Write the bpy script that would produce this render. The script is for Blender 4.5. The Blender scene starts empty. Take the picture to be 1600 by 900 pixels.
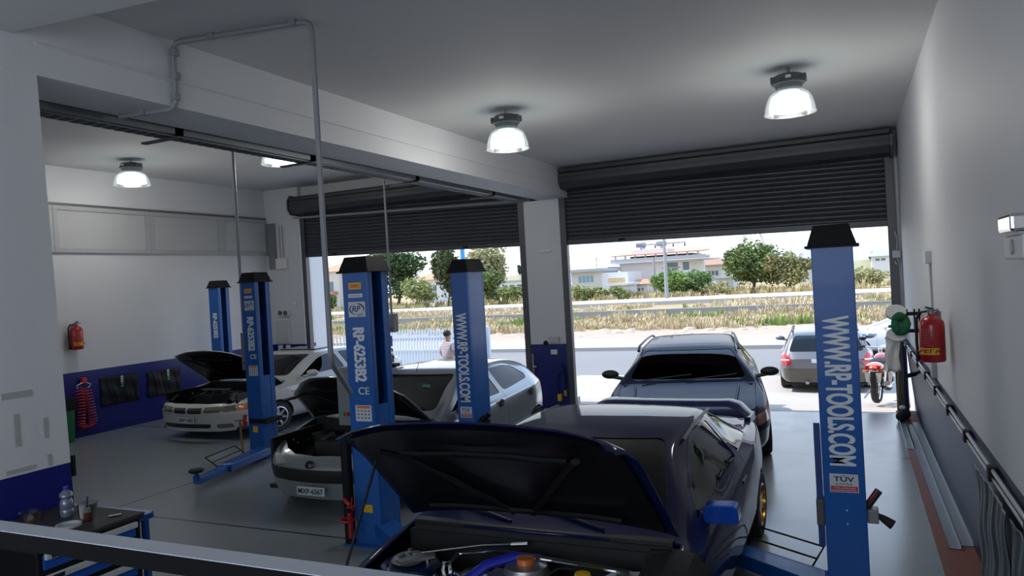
import bpy, bmesh, math, random
from mathutils import Vector, Matrix, noise
random.seed(7)
C = bpy.context.scene.collection
PI = math.pi
# ------------------------------------------------------------------ camera, light, exposure
CAM = (-0.7802, -14.092, 2.6104); YAW, PITCH, ROLL, FPX = 0.4291, -0.0075, -0.0566, 1160.8
def cam_axes():
    f = Vector((-math.sin(YAW)*math.cos(PITCH), math.cos(YAW)*math.cos(PITCH), math.sin(PITCH)))
    r = Vector((math.cos(YAW), math.sin(YAW), 0)); u = r.cross(f)
    return math.cos(ROLL)*r + math.sin(ROLL)*u, -math.sin(ROLL)*r + math.cos(ROLL)*u, f
RX, UX, FX = cam_axes()
cd = bpy.data.cameras.new('camera'); cam = bpy.data.objects.new('camera', cd); C.objects.link(cam)
m = Matrix((RX, UX, -FX)).transposed().to_4x4(); m.translation = CAM; cam.matrix_world = m
cd.sensor_width = 36; cd.lens = FPX/1600*36; cd.clip_start = .05; cd.clip_end = 3000
bpy.context.scene.camera = cam
vs = bpy.context.scene.view_settings
vs.view_transform = 'Standard'; vs.look = 'None'; vs.gamma = 1; vs.use_curve_mapping = False
vs.exposure = 0.38
w = bpy.data.worlds.new('sky'); bpy.context.scene.world = w; w.use_nodes = True
nt = w.node_tree; nt.nodes.clear()
wo = nt.nodes.new('ShaderNodeOutputWorld'); bg = nt.nodes.new('ShaderNodeBackground')
tc = nt.nodes.new('ShaderNodeTexCoord'); sp = nt.nodes.new('ShaderNodeSeparateXYZ'); cr = nt.nodes.new('ShaderNodeValToRGB')
nt.links.new(tc.outputs['Generated'], sp.inputs[0]); nt.links.new(sp.outputs['Z'], cr.inputs[0])
cr.color_ramp.elements[0].position = 0; cr.color_ramp.elements[0].color = (.90, .93, .97, 1)
cr.color_ramp.elements[1].position = .45; cr.color_ramp.elements[1].color = (.42, .60, .92, 1)
e = cr.color_ramp.elements.new(.12); e.color = (.80, .88, .98, 1)
nt.links.new(cr.outputs[0], bg.inputs[0]); bg.inputs[1].default_value = 1.7
nt.links.new(bg.outputs[0], wo.inputs[0])
sun = bpy.data.lights.new('sun', 'SUN'); sun.energy = 4.2; sun.angle = .01; sun.color = (1, .95, .86)
so = bpy.data.objects.new('sun', sun); C.objects.link(so)
so.rotation_euler = Vector((1.0, .12, -1.55)).to_track_quat('-Z', 'Y').to_euler()
def area(name, loc, direc, sx, sy, power, col=(1,1,1)):
    l = bpy.data.lights.new(name, 'AREA'); l.shape = 'RECTANGLE'; l.size = sx; l.size_y = sy; l.energy = power; l.color = col
    o = bpy.data.objects.new(name, l); C.objects.link(o); o.location = loc
    o.rotation_euler = Vector(direc).to_track_quat('-Z', 'Y').to_euler(); return o
area('rear_fill_light', (-2.95, -17.6, 3.0), (0, 1, 0), 5.6, 2.8, 85, (.82, .90, 1.0))  # unseen fill added behind the camera, wider than the rear wall opening
area('rear_left_fill_light', (-10.7, -17.6, 3.0), (0, 1, 0), 7.6, 3.2, 62, (.86, .92, 1.0))  # added fill for the left bay; the rear wall is solid here
LAMP_POWER = 34

def at(x, y, Y=None, z=None, X=None):
    """world point seen at photo pixel (x, y) on a plane of the place"""
    d = FX + RX*((x-800)/FPX) - UX*((y-450)/FPX); o = Vector(CAM)
    if Y is not None: t = (Y-o.y)/d.y
    elif z is not None: t = (z-o.z)/d.z
    else: t = (X-o.x)/d.x
    return o + d*t

# ------------------------------------------------------------------ materials
MATS = {}
def mat(name, col, rough=.5, metal=0, coat=0, bump=0, bscale=20, var=0, vscale=3, spec=.5, emit=None, estr=0, alpha=1, stretch=None):
    if name in MATS: return MATS[name]
    M = bpy.data.materials.new(name); M.use_nodes = True; n = M.node_tree.nodes; L = M.node_tree.links
    p = n['Principled BSDF']; p.inputs['Base Color'].default_value = (*col, 1); p.inputs['Roughness'].default_value = rough
    p.inputs['Metallic'].default_value = metal; p.inputs['Coat Weight'].default_value = coat; p.inputs['Coat Roughness'].default_value = .06
    p.inputs['Specular IOR Level'].default_value = spec
    if emit: p.inputs['Emission Color'].default_value = (*emit, 1); p.inputs['Emission Strength'].default_value = estr
    t = n.new('ShaderNodeTexCoord'); src = t.outputs['Object']
    if stretch:
        mp = n.new('ShaderNodeMapping'); mp.inputs['Scale'].default_value = stretch; L.new(src, mp.inputs[0]); src = mp.outputs[0]
    if var:
        nz = n.new('ShaderNodeTexNoise'); nz.inputs['Scale'].default_value = vscale; nz.inputs['Detail'].default_value = 5; L.new(src, nz.inputs[0])
        r = n.new('ShaderNodeMapRange'); r.inputs[3].default_value = 1-var; r.inputs[4].default_value = 1+var; L.new(nz.outputs[0], r.inputs[0])
        mx = n.new('ShaderNodeMix'); mx.data_type = 'RGBA'; mx.blend_type = 'MULTIPLY'; mx.inputs[0].default_value = 1
        mx.inputs[6].default_value = (*col, 1); L.new(r.outputs[0], mx.inputs[7]); L.new(mx.outputs[2], p.inputs['Base Color'])
    if bump:
        nz2 = n.new('ShaderNodeTexNoise'); nz2.inputs['Scale'].default_value = bscale; nz2.inputs['Detail'].default_value = 4; L.new(src, nz2.inputs[0])
        b = n.new('ShaderNodeBump'); b.inputs['Strength'].default_value = bump; b.inputs['Distance'].default_value = .01
        L.new(nz2.outputs[0], b.inputs['Height']); L.new(b.outputs[0], p.inputs['Normal'])
    MATS[name] = M; return M
def glass(name, tint, refl=.9, rough=.02):
    if name in MATS: return MATS[name]
    M = bpy.data.materials.new(name); M.use_nodes = True; n = M.node_tree.nodes; L = M.node_tree.links; n.clear()
    o = n.new('ShaderNodeOutputMaterial'); tr = n.new('ShaderNodeBsdfTransparent'); tr.inputs[0].default_value = (*tint, 1)
    g = n.new('ShaderNodeBsdfGlossy'); g.inputs['Roughness'].default_value = rough; g.inputs[0].default_value = (refl, refl, refl, 1)
    f = n.new('ShaderNodeFresnel'); f.inputs[0].default_value = 1.5; mx = n.new('ShaderNodeMixShader')
    L.new(f.outputs[0], mx.inputs[0]); L.new(tr.outputs[0], mx.inputs[1]); L.new(g.outputs[0], mx.inputs[2]); L.new(mx.outputs[0], o.inputs[0])
    MATS[name] = M; return M
def wallmat(name, top, blue, zsplit, rough=.6):
    """painted plaster with a painted dado up to zsplit (a real paint line)"""
    M = mat(name, top, rough, bump=.12, bscale=40, var=.035, vscale=1.2); n = M.node_tree.nodes; L = M.node_tree.links
    p = n['Principled BSDF']; geo = n.new('ShaderNodeNewGeometry'); s = n.new('ShaderNodeSeparateXYZ'); L.new(geo.outputs['Position'], s.inputs[0])
    c = n.new('ShaderNodeMath'); c.operation = 'LESS_THAN'; c.inputs[1].default_value = zsplit; L.new(s.outputs['Z'], c.inputs[0])
    old = p.inputs['Base Color'].links[0].from_socket
    mx = n.new('ShaderNodeMix'); mx.data_type = 'RGBA'; L.new(c.outputs[0], mx.inputs[0]); L.new(old, mx.inputs[6]); mx.inputs[7].default_value = (*blue, 1)
    L.new(mx.outputs[2], p.inputs['Base Color'])
    r = n.new('ShaderNodeMapRange'); r.inputs[3].default_value = rough; r.inputs[4].default_value = .32; L.new(c.outputs[0], r.inputs[0]); L.new(r.outputs[0], p.inputs['Roughness'])
    return M
WHITE = (.66, .67, .69); NAVY = (.010, .014, .16)
W_WALL = wallmat('white_plaster_blue_dado', WHITE, NAVY, 1.31)
W_PLAIN = mat('white_plaster', WHITE, .6, bump=.12, bscale=40, var=.035, vscale=1.2)
CEIL = mat('ceiling_paint', (.60, .60, .60), .8, var=.03, vscale=.7)
BLUE = mat('lift_blue', (.010, .105, .40), .34, coat=.15, spec=.35, bump=.12, bscale=60, var=.08, vscale=6)
BLACKP = mat('black_plastic', (.008, .008, .009), .55, spec=.25)
RUBBER = mat('rubber', (.012, .012, .012), .75)
STEEL = mat('grey_steel', (.30, .31, .33), .4, metal=.7)
CHROME = mat('chrome', (.75, .75, .76), .12, metal=1)
GREYP = mat('grey_plastic', (.33, .34, .36), .5)
WHITEP = mat('white_plastic', (.72, .72, .70), .45)
LETTER = mat('white_lettering', (.74, .78, .82), .5)
RED = mat('red_paint', (.42, .012, .015), .3, coat=.3)
YEL = mat('yellow_sticker', (.85, .50, .02), .5)
BLKINK = mat('black_ink', (.01, .01, .015), .5)
ENG = mat('engine_dark', (.02, .02, .02), .5, var=.5, vscale=12)
ALU = mat('cast_aluminium', (.36, .36, .36), .35, metal=.8)

# ------------------------------------------------------------------ mesh helpers
def link(name, me, m=None, parent=None, loc=None, rot=None, smooth=False, bevel=0):
    if m is not None:
        me.materials.clear(); me.materials.append(m)
    o = bpy.data.objects.new(name, me); C.objects.link(o)
    if parent is not None: o.parent = parent
    if loc is not None: o.location = loc
    if rot is not None: o.rotation_euler = rot
    if smooth:
        me.shade_smooth(); me.set_sharp_from_angle(angle=math.radians(40))
    if bevel:
        md = o.modifiers.new('bevel', 'BEVEL'); md.width = bevel; md.segments = 2; md.limit_method = 'ANGLE'
    return o
def tag(o, label=None, cat=None, group=None, kind=None):
    if label: o['label'] = label
    if cat: o['category'] = cat
    if group: o['group'] = group
    if kind: o['kind'] = kind
    return o
def empty(name, loc, rz=0, **k):
    o = bpy.data.objects.new(name, None); C.objects.link(o); o.location = loc; o.rotation_euler = (0, 0, rz); o.empty_display_size = .2
    return tag(o, **k)
class MB:
    def __init__(s): s.v = []; s.f = []
    def add(s, vs, fs):
        n = len(s.v); s.v += [tuple(v) for v in vs]; s.f += [tuple(i+n for i in f) for f in fs]; return s
    def box(s, a, b, M=None):
        (x0, y0, z0), (x1, y1, z1) = a, b
        vs = [(x, y, z) for z in (z0, z1) for y in (y0, y1) for x in (x0, x1)]
        if M is not None: vs = [M @ Vector(v) for v in vs]
        return s.add(vs, [(0,2,3,1), (4,5,7,6), (0,1,5,4), (2,6,7,3), (0,4,6,2), (1,3,7,5)])
    def frustum(s, a, b, c, d):   # bottom rect a-b, top rect c-d (each (x0,y0,z),(x1,y1))
        vs = [(a[0],a[1],a[2]), (b[0],a[1],a[2]), (b[0],b[1],a[2]), (a[0],b[1],a[2]), (c[0],c[1],c[2]), (d[0],c[1],c[2]), (d[0],d[1],c[2]), (c[0],d[1],c[2])]
        return s.add(vs, [(3,2,1,0), (4,5,6,7), (0,1,5,4), (1,2,6,5), (2,3,7,6), (3,0,4,7)])
    def tube(s, pts, r, n=8, cap=True):
        pts = [Vector(p) for p in pts]; rings = []; base = len(s.v)
        rr = r if isinstance(r, (list, tuple)) else [r]*len(pts); up = None
        for i, p in enumerate(pts):
            d = (pts[min(i+1, len(pts)-1)] - pts[max(i-1, 0)]).normalized()
            if up is None: up = Vector((0,0,1)) if abs(d.z) < .9 else Vector((1,0,0))
            a = d.cross(up).normalized(); b = a.cross(d).normalized(); up = b
            rings.append([p + (a*math.cos(2*PI*k/n) + b*math.sin(2*PI*k/n))*rr[i] for k in range(n)])
        vs = [q for rg in rings for q in rg]; fs = []
        for i in range(len(pts)-1):
            for k in range(n): fs.append((i*n+k, (i+1)*n+k, (i+1)*n+(k+1)%n, i*n+(k+1)%n))
        if cap: fs.append(tuple(range(n))); fs.append(tuple((len(pts)-1)*n+k for k in reversed(range(n))))
        return s.add(vs, fs)
    def lathe(s, prof, n=24, M=None, cap=True):  # prof [(r, z)]
        vs = [(r*math.cos(2*PI*k/n), r*math.sin(2*PI*k/n), z) for r, z in prof for k in range(n)]
        if M is not None: vs = [M @ Vector(v) for v in vs]
        fs = [(i*n+k, i*n+(k+1)%n, (i+1)*n+(k+1)%n, (i+1)*n+k) for i in range(len(prof)-1) for k in range(n)]
        if cap: fs.append(tuple(reversed(range(n)))); fs.append(tuple((len(prof)-1)*n+k for k in range(n)))
        return s.add(vs, fs)
    def prism(s, poly, h0, h1, axis='z', M=None):
        def P(a, b, h): return {'z': (a, b, h), 'x': (h, a, b), 'y': (a, h, b)}[axis]
        n = len(poly); vs = [P(a, b, h0) for a, b in poly] + [P(a, b, h1) for a, b in poly]
        if M is not None: vs = [M @ Vector(v) for v in vs]
        return s.add(vs, [tuple(reversed(range(n))), tuple(range(n, 2*n))] + [(i, (i+1)%n, n+(i+1)%n, n+i) for i in range(n)])
    def ball(s, c, r, n=10, sc=(1,1,1)):
        prof = [(max(1e-4, math.sin(PI*i/n))*r, -math.cos(PI*i/n)*r) for i in range(n+1)]
        M = Matrix.Translation(c) @ Matrix.Diagonal((*sc, 1)); return s.lathe(prof, n*2, M)
    def mesh(s, name='m'):
        me = bpy.data.meshes.new(name); me.from_pydata(s.v, [], s.f); me.update()
        bm = bmesh.new(); bm.from_mesh(me); bmesh.ops.recalc_face_normals(bm, faces=bm.faces); bm.to_mesh(me); bm.free(); return me
    def out(s, name, m, parent=None, **k): return link(name, s.mesh(name), m, parent, **k)
def struct(name, mb, m, **k): return tag(mb.out(name, m, **k), kind='structure')
def text(name, s, size, M, m, parent, thick=.001, bold=0, squash=1, align='CENTER', font_aspect=1, fit=None):
    cu = bpy.data.curves.new(name, 'FONT'); cu.body = s; cu.size = size; cu.extrude = thick; cu.offset = min(bold, size*.022); cu.align_x = align; cu.align_y = 'CENTER'
    o = bpy.data.objects.new('tmp', cu); C.objects.link(o)
    dg = bpy.context.evaluated_depsgraph_get(); me = bpy.data.meshes.new_from_object(o.evaluated_get(dg)); bpy.data.objects.remove(o)
    me.transform(Matrix.Diagonal((font_aspect, 1, 1, 1)))
    if fit:
        xs = [v.co.x for v in me.vertices]; ys_ = [v.co.y for v in me.vertices]; cx, cy = (min(xs)+max(xs))/2, (min(ys_)+max(ys_))/2
        me.transform(Matrix.Diagonal((fit[0]/(max(xs)-min(xs)), fit[1]/(max(ys_)-min(ys_)), 1, 1)) @ Matrix.Translation((-cx, -cy, 0)))
    if bold > size*.022 and size >= .15:     # heavier strokes: the same glyphs again, nudged sideways
        bm = bmesh.new(); d = bold-size*.022
        for dx, dy in ((-d,0),(d,0),(0,-d*.6),(0,d*.6)):
            m2 = me.copy(); zz_ = .0004*(1+[(-d,0),(d,0),(0,-d*.6),(0,d*.6)].index((dx, dy))); m2.transform(Matrix.Translation((dx, dy, zz_))); bm.from_mesh(m2); bpy.data.meshes.remove(m2)
        bm.from_mesh(me); bm.to_mesh(me); bm.free()
    me.transform(M)
    return link(name, me, m, parent)
def face_M(origin, right, up):
    r = Vector(right).normalized(); u = Vector(up).normalized(); n = r.cross(u)
    M = Matrix((r, u, n)).transposed().to_4x4(); M.translation = origin; return M

# ------------------------------------------------------------------ the room
H = 4.81; H2 = 5.42; XL = -14.97; YR = -18.0
def floor_material():
    M = mat('epoxy_floor', (.235, .265, .28), .16, var=.05, vscale=.8, coat=.0); n = M.node_tree.nodes; L = M.node_tree.links; p = n['Principled BSDF']
    old = p.inputs['Base Color'].links[0].from_socket
    geo = n.new('ShaderNodeNewGeometry'); s = n.new('ShaderNodeSeparateXYZ'); L.new(geo.outputs['Position'], s.inputs[0])
    prev = None
    for axis, vals in (('X', (-9.53, -3.2)), ('Y', (-3.09, -7.74, -11.9))):
        for v in vals:
            a = n.new('ShaderNodeMath'); a.operation = 'COMPARE'; a.inputs[1].default_value = v; a.inputs[2].default_value = .019; L.new(s.outputs[axis], a.inputs[0])
            if prev is None: prev = a.outputs[0]
            else:
                b = n.new('ShaderNodeMath'); b.operation = 'MAXIMUM'; L.new(prev, b.inputs[0]); L.new(a.outputs[0], b.inputs[1]); prev = b.outputs[0]
    mx = n.new('ShaderNodeMix'); mx.data_type = 'RGBA'; L.new(prev, mx.inputs[0]); L.new(old, mx.inputs[6]); mx.inputs[7].default_value = (.02, .022, .025, 1)
    L.new(mx.outputs[2], p.inputs['Base Color'])
    nz = n.new('ShaderNodeTexNoise'); nz.inputs['Scale'].default_value = 1.4; nz.inputs['Detail'].default_value = 7; nz.inputs['Roughness'].default_value = .65; nz.inputs['Distortion'].default_value = 1.2
    L.new(geo.outputs['Position'], nz.inputs[0])
    r = n.new('ShaderNodeMapRange'); r.inputs[1].default_value = .3; r.inputs[2].default_value = .72; r.inputs[3].default_value = .19; r.inputs[4].default_value = .27; L.new(nz.outputs[0], r.inputs[0]); L.new(r.outputs[0], p.inputs['Roughness'])
    return M
struct('floor', MB().box((XL-.3, YR, -.2), (.4, .1, 0)).box((XL-.3, .1, -.2), (-6.4, 1.5, -.001)), floor_material())
struct('ceiling', MB().box((-5.9, YR, H), (.3, .35, H+.2)).box((XL-.3, YR, H2), (-6.5, 1.7, H2+.2)), CEIL)
struct('trim_beam', MB().box((-6.499, -10.9, 4.25), (-5.9006, 1.7, H2+.2)), W_PLAIN)
sq = at(250, 0, z=4.5); sk = (sq.y+10.86)/(sq.x+5.9)
struct('trim_soffit', MB().prism([(-5.9,YR),(0,YR),(0,-10.86+5.9*sk),(-5.9,-10.86)], 4.5, H-.001, 'z'), CEIL)
W_PART = wallmat('white_plaster_column', WHITE, NAVY, 1.51)
struct('wall_partition', MB().prism([(YR,0),(-10.58,0),(-10.725,H2),(YR,H2)], -6.5, -5.9, 'x'), W_PART)
struct('wall_right', MB().add([(.12,YR,0),(.4,YR,0),(.4,YR,H),(0,YR,H),(0,YR,1.31),(.12,.45,0),(.4,.45,0),(.4,.45,H),(0,.45,H),(0,.45,1.31)], [(0,1,2,3,4),(9,8,7,6,5),(0,5,6,1),(1,6,7,2),(2,7,8,3),(3,8,9,4),(4,9,5,0)]), W_WALL)
struct('wall_left', MB().box((XL-.3, YR, 0), (XL, 1.7, H2)), W_WALL)
sw = MB().box((XL, 1.3, -.1), (-13.83, 1.7, H2)).box((-6.86, -.02, 0), (-6.06, .40, 4.25)).box((-6.86, .40, -.3), (-6.62, 1.7, 4.25)).box((-.12, .05, 0), (0, .4, H))
sw.box((-13.83, 1.45, 4.5), (-6.55, 1.7, H2)).box((-6.06, .12, 4.3), (-.12, .4, H))
struct('wall_street', sw, W_WALL)
# rear wall with a window that lets the daylight in behind the camera
rw = MB().box((XL, YR-.3, 0), (0, YR, 2.2)).box((XL, YR-.3, 4.0), (0, YR, H2)).box((XL, YR-.3, 2.2), (-5.4, YR, 4.0)).box((-.7, YR-.3, 2.2), (0, YR, 4.0))
struct('wall_rear', rw, W_PLAIN)
# mezzanine the photo is taken from, and its steel railing
struct('trim_mezzanine', MB().box((-5.9, YR, 1.0), (0, -13.3, 1.15)), W_PLAIN)
RAILM = mat('railing_paint', (.36, .39, .44), .5, var=.12, vscale=9)
rz = 2.3; ry = -13.0
rp0 = at(-200, 790, z=rz); rp1 = at(700, 917, z=rz)
rl = empty('railing', (rp0.x, ry, 1.15), label='steel mezzanine railing with scuffed grey top face in the bottom foreground', cat='railing')
x0, x1 = -5.88, 0
y0r = -13.445
rl.location = (0, 0, 0)
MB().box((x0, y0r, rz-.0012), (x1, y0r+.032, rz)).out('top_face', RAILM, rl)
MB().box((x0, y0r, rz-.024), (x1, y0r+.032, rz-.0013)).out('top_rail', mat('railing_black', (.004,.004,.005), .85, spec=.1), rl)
for px in (-5.8, -.25): MB().box((px-.015, y0r+.003, 1.15), (px+.015, y0r+.029, rz-.0245)).out('post', BLACKP, rl)
rl.location = (0, 0, 0)
# red painted floor strip along the right wall
strip = mat('brick_red_floor_paint', (.20, .052, .026), .6, var=.15, vscale=5, bump=.1)
struct('trim_floor_strip', MB().box((-.20, -14, 0), (.11, .35, .012)), strip)
# right wall: painted blue metal panelling in front of the wall (dado)
DADO = mat('glossy_navy_panel', (.010, .012, .060), .42, coat=0, spec=.35, var=.15, vscale=1.5)
struct('trim_dado_right', MB().add([(.098,-17,.013),(.118,-17,.013),(-.001,-17,1.31),(-.022,-17,1.31),(.098,-.05,.013),(.118,-.05,.013),(-.001,-.05,1.31),(-.022,-.05,1.31)], [(0,1,2,3),(7,6,5,4),(0,4,5,1),(1,5,6,2),(2,6,7,3),(3,7,4,0)]), DADO)

# ---- high window band on the left wall
FR = mat('window_frame_grey', (.40, .41, .42), .5); PANE = mat('painted_pane', (.50, .51, .51), .25, var=.05, vscale=2)
zt, zb = 4.64, 3.70
ys = [-7.4]+[at(q_, 360, X=XL).y for q_ in (81, 232, 344)]+[1.28]
for i in range(4):
    a, b = ys[i], ys[i+1]
    W1 = empty('window_%d' % (i+1), (XL, (a+b)/2, zb), kind='structure'); W1.location = (0, 0, 0)
    f = MB()
    for (p, q, r, s) in ((a, b-.002, zb, zb+.09), (a, b-.002, zt-.09, zt), (a, a+.10, zb+.09, zt-.09), (b-.10, b-.002, zb+.09, zt-.09)): f.box((XL, p, r), (XL+.06, q, s))
    f.out('frame', FR, W1, bevel=.006); MB().box((XL, a+.1, zb+.09), (XL+.02, b-.1, zt-.09)).out('pane', PANE, W1)
struct('trim_left_rail', MB().box((XL, -8, zt+.005), (XL+.05, 1.28, zt+.05)), mat('dark_rail', (.12,.12,.12), .5))

# ---- roller shutters
SLAT = mat('shutter_slat', (.062, .066, .074), .38, metal=.35, var=.08, vscale=3); RAILG = mat('guide_rail', (.10, .10, .105), .4, metal=.5)
def shutter(xa, xb, zl, zr_, ztop, label, boxz, yy=0):
    T = empty('roller_shutter', (0, yy, 0), label=label, cat='roller shutter')
    prof = []; z = 0; ph = .085
    hgt = ztop - (zl+zr_)/2
    n = int(hgt/ph)+1
    for i in range(n):
        for t, d in ((0, 0), (.12, -.008), (.3, -.017), (.5, -.021), (.7, -.017), (.88, -.008)): prof.append((d, (i+t)*ph))
    vs = []; fs = []
    for (d, zz) in prof: vs += [(xa, .03+d, zl+.09+zz), (xb, .03+d, zr_+.09+zz)]
    k = len(prof)
    for i in range(k-1): fs.append((2*i, 2*i+1, 2*i+3, 2*i+2))
    mb = MB().add(vs, fs); vs2 = [(x, .06, z) for (x, y, z) in vs]; mb.add([vs2[0], vs2[1], vs2[-1], vs2[-2]], [(0, 2, 1), (0, 3, 2)])
    mb.out('slat_curtain', SLAT, T, smooth=True)
    bb = MB(); bb.add([(xa, y, z) for y in (0, .07) for z in (zl, zl+.10)] + [(xb, y, z) for y in (0, .07) for z in (zr_, zr_+.10)],
                      [(0,1,3,2), (4,6,7,5), (0,4,5,1), (2,3,7,6), (0,2,6,4), (1,5,7,3)]); bb.out('bottom_bar', SLAT, T)
    for u in (.2, .82) if xb > -6 else (.14, .70):
        x = xa+(xb-xa)*u; z = zl+(zr_-zl)*u+.05; MB().tube([(x-.06, -.012, z), (x+.06, -.012, z)], .018, 8).out('lock', BLACKP, T)
    for x, s in ((xa, -1), (xb, 1)):
        g = MB().box((x-.02 if s < 0 else x-.02, -.02, 0), (x+.02, .12, boxz)); gx = x+s*.07
        g.box((min(x, gx)-.03, -.035, 0), (max(x, gx)+.03, -.005, boxz)); g.out('guide_rail', RAILG, T, bevel=.004)
    # housing: octagonal-front box of slats roll
    r = (ztop+.28 - boxz)/2; zc = boxz + r
    poly = [(-.05, boxz), (-.38, boxz+.03), (-.46, boxz+.14), (-.46, zc+.08), (-.38, zc+r-.03), (.1, zc+r), (.1, boxz)]
    MB().prism(poly, xa-.05, xb+.05, 'x').out('housing', SLAT, T, bevel=.01)
    hb = MB()
    for i in range(3): hb.box((xa-.05, -.475, boxz+.14+i*.10), (xb+.05, -.455, boxz+.21+i*.10))
    hb.out('housing_slat', SLAT, T, bevel=.005)
    for x in (xa-.09, xb+.05): MB().prism([(-.02, boxz-.03), (-.40, boxz-.01), (-.50, boxz+.12), (-.50, zc+.1), (-.40, zc+r), (.1, zc+r), (.1, boxz-.03)], x, x+.04, 'x').out('end_plate', RAILG, T)
    return T
shutter(-5.98, -.16, 3.30, 3.20, 4.50, 'dark grey roller shutter half lowered over the right doorway', 4.36)
shutter(-13.68, -6.93, 3.565, 3.40, 4.86, 'dark grey roller shutter half lowered over the left doorway', 4.66, 1.3)
struct('trim_pillar_guard', MB().box((-6.99, -.03, 0), (-6.862, .12, 4.24)), RAILG, bevel=.004)

# ---- cable tray on the beam, conduits
tray = empty('cable_tray', (0, 0, 0), label='long grey perforated steel cable tray under the left edge of the ceiling beam', cat='cable tray')
TR = mat('tray_steel', (.16, .18, .20), .4, metal=.7)
MB().box((-6.62, -10.75, 4.20), (-6.56, -.5, 4.30)).box((-6.78, -10.75, 4.19), (-6.62, -.5, 4.205)).out('channel', TR, tray)
pf = MB()
for i in range(96): y = -10.7+i*.105; pf.box((-6.77, y, 4.186), (-6.64, y+.06, 4.19))
tag(pf.out('slot', mat('slot_dark', (.02,.02,.02), .6), tray), kind='stuff')
for y in (-8.9, -6.95, -4.6, -2.0): MB().box((-7.05, y-.03, 4.17), (-6.56, y+.03, 4.188)).box((-6.72, y-.05, 4.20), (-6.56, y+.05, 4.36)).out('bracket', mat('dark_bracket', (.05,.05,.055), .5), tray)
PIPE = mat('conduit_grey', (.26, .27, .29), .5)
def conduit(pts, r, label, clips=()):
    T = empty('conduit', pts[0], label=label, cat='conduit'); T.location = (0, 0, 0)
    o = [Vector(pts[0])]
    for i in range(1, len(pts)-1):
        p = Vector(pts[i]); a = (Vector(pts[i-1])-p); b = (Vector(pts[i+1])-p); ra = min(.09, a.length*.4, b.length*.4); a.normalize(); b.normalize()
        for t in (0, .25, .5, .75, 1): o.append((p+a*ra)*(1-t)**2 + p*2*t*(1-t) + (p+b*ra)*t*t)
    o.append(Vector(pts[-1])); MB().tube(o, r, 8).out('pipe', PIPE, T, smooth=True)
    for c in clips: MB().box((c[0]-r*1.3,c[1]-r*1.3,c[2]-r*1.3),(c[0]+r*1.3,c[1]+r*1.3,c[2]+r*1.3)).out('clip', PIPE, T, bevel=r*.4)
    return T
conduit([(-6.45,-9.62,4.232), (-5.875,-9.53,4.232), (-5.875,-9.53,4.785), (-4.60,-9.30,4.785), (-4.60,-9.30,2.05), (-5.30,-8.15,1.62)], .024,
        'grey pipe conduit crossing the ceiling and dropping to the nearest lettered lift post',
        [(-5.86,-9.53,4.7), (-5.86,-9.53,4.5), (-5.88,-9.53,4.33), (-5.5,-9.46,4.795), (-4.75,-9.33,4.795), (-6.2,-9.59,4.24)])
conduit([(-6.85,-7.9,4.235), (-9.86,-4.95,4.235), (-9.88,-4.95,1.9)][:0] or [(-9.99,-4.75,H2), (-9.99,-4.75,2.04)], .024, 'thin grey pipe conduit dropping from the ceiling to the lettered post beside the white saloon')
conduit([(-8.99,-1.87,H2), (-8.99,-1.87,2.13)], .022, 'thin grey pipe conduit dropping to the small control box seen past the nearest lettered post')
conduit([tuple(at(458,341,Y=.75)), tuple(at(826,313,Y=.75))], .026, 'grey pipe conduit running level across the front of the left roller shutter')
conduit([(-5.885,-10.7,4.47), (-5.885,-.5,4.47)], .008, 'thin white painted cable clipped along the side of the ceiling beam').children[0].data.materials[0] = W_PLAIN

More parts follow.
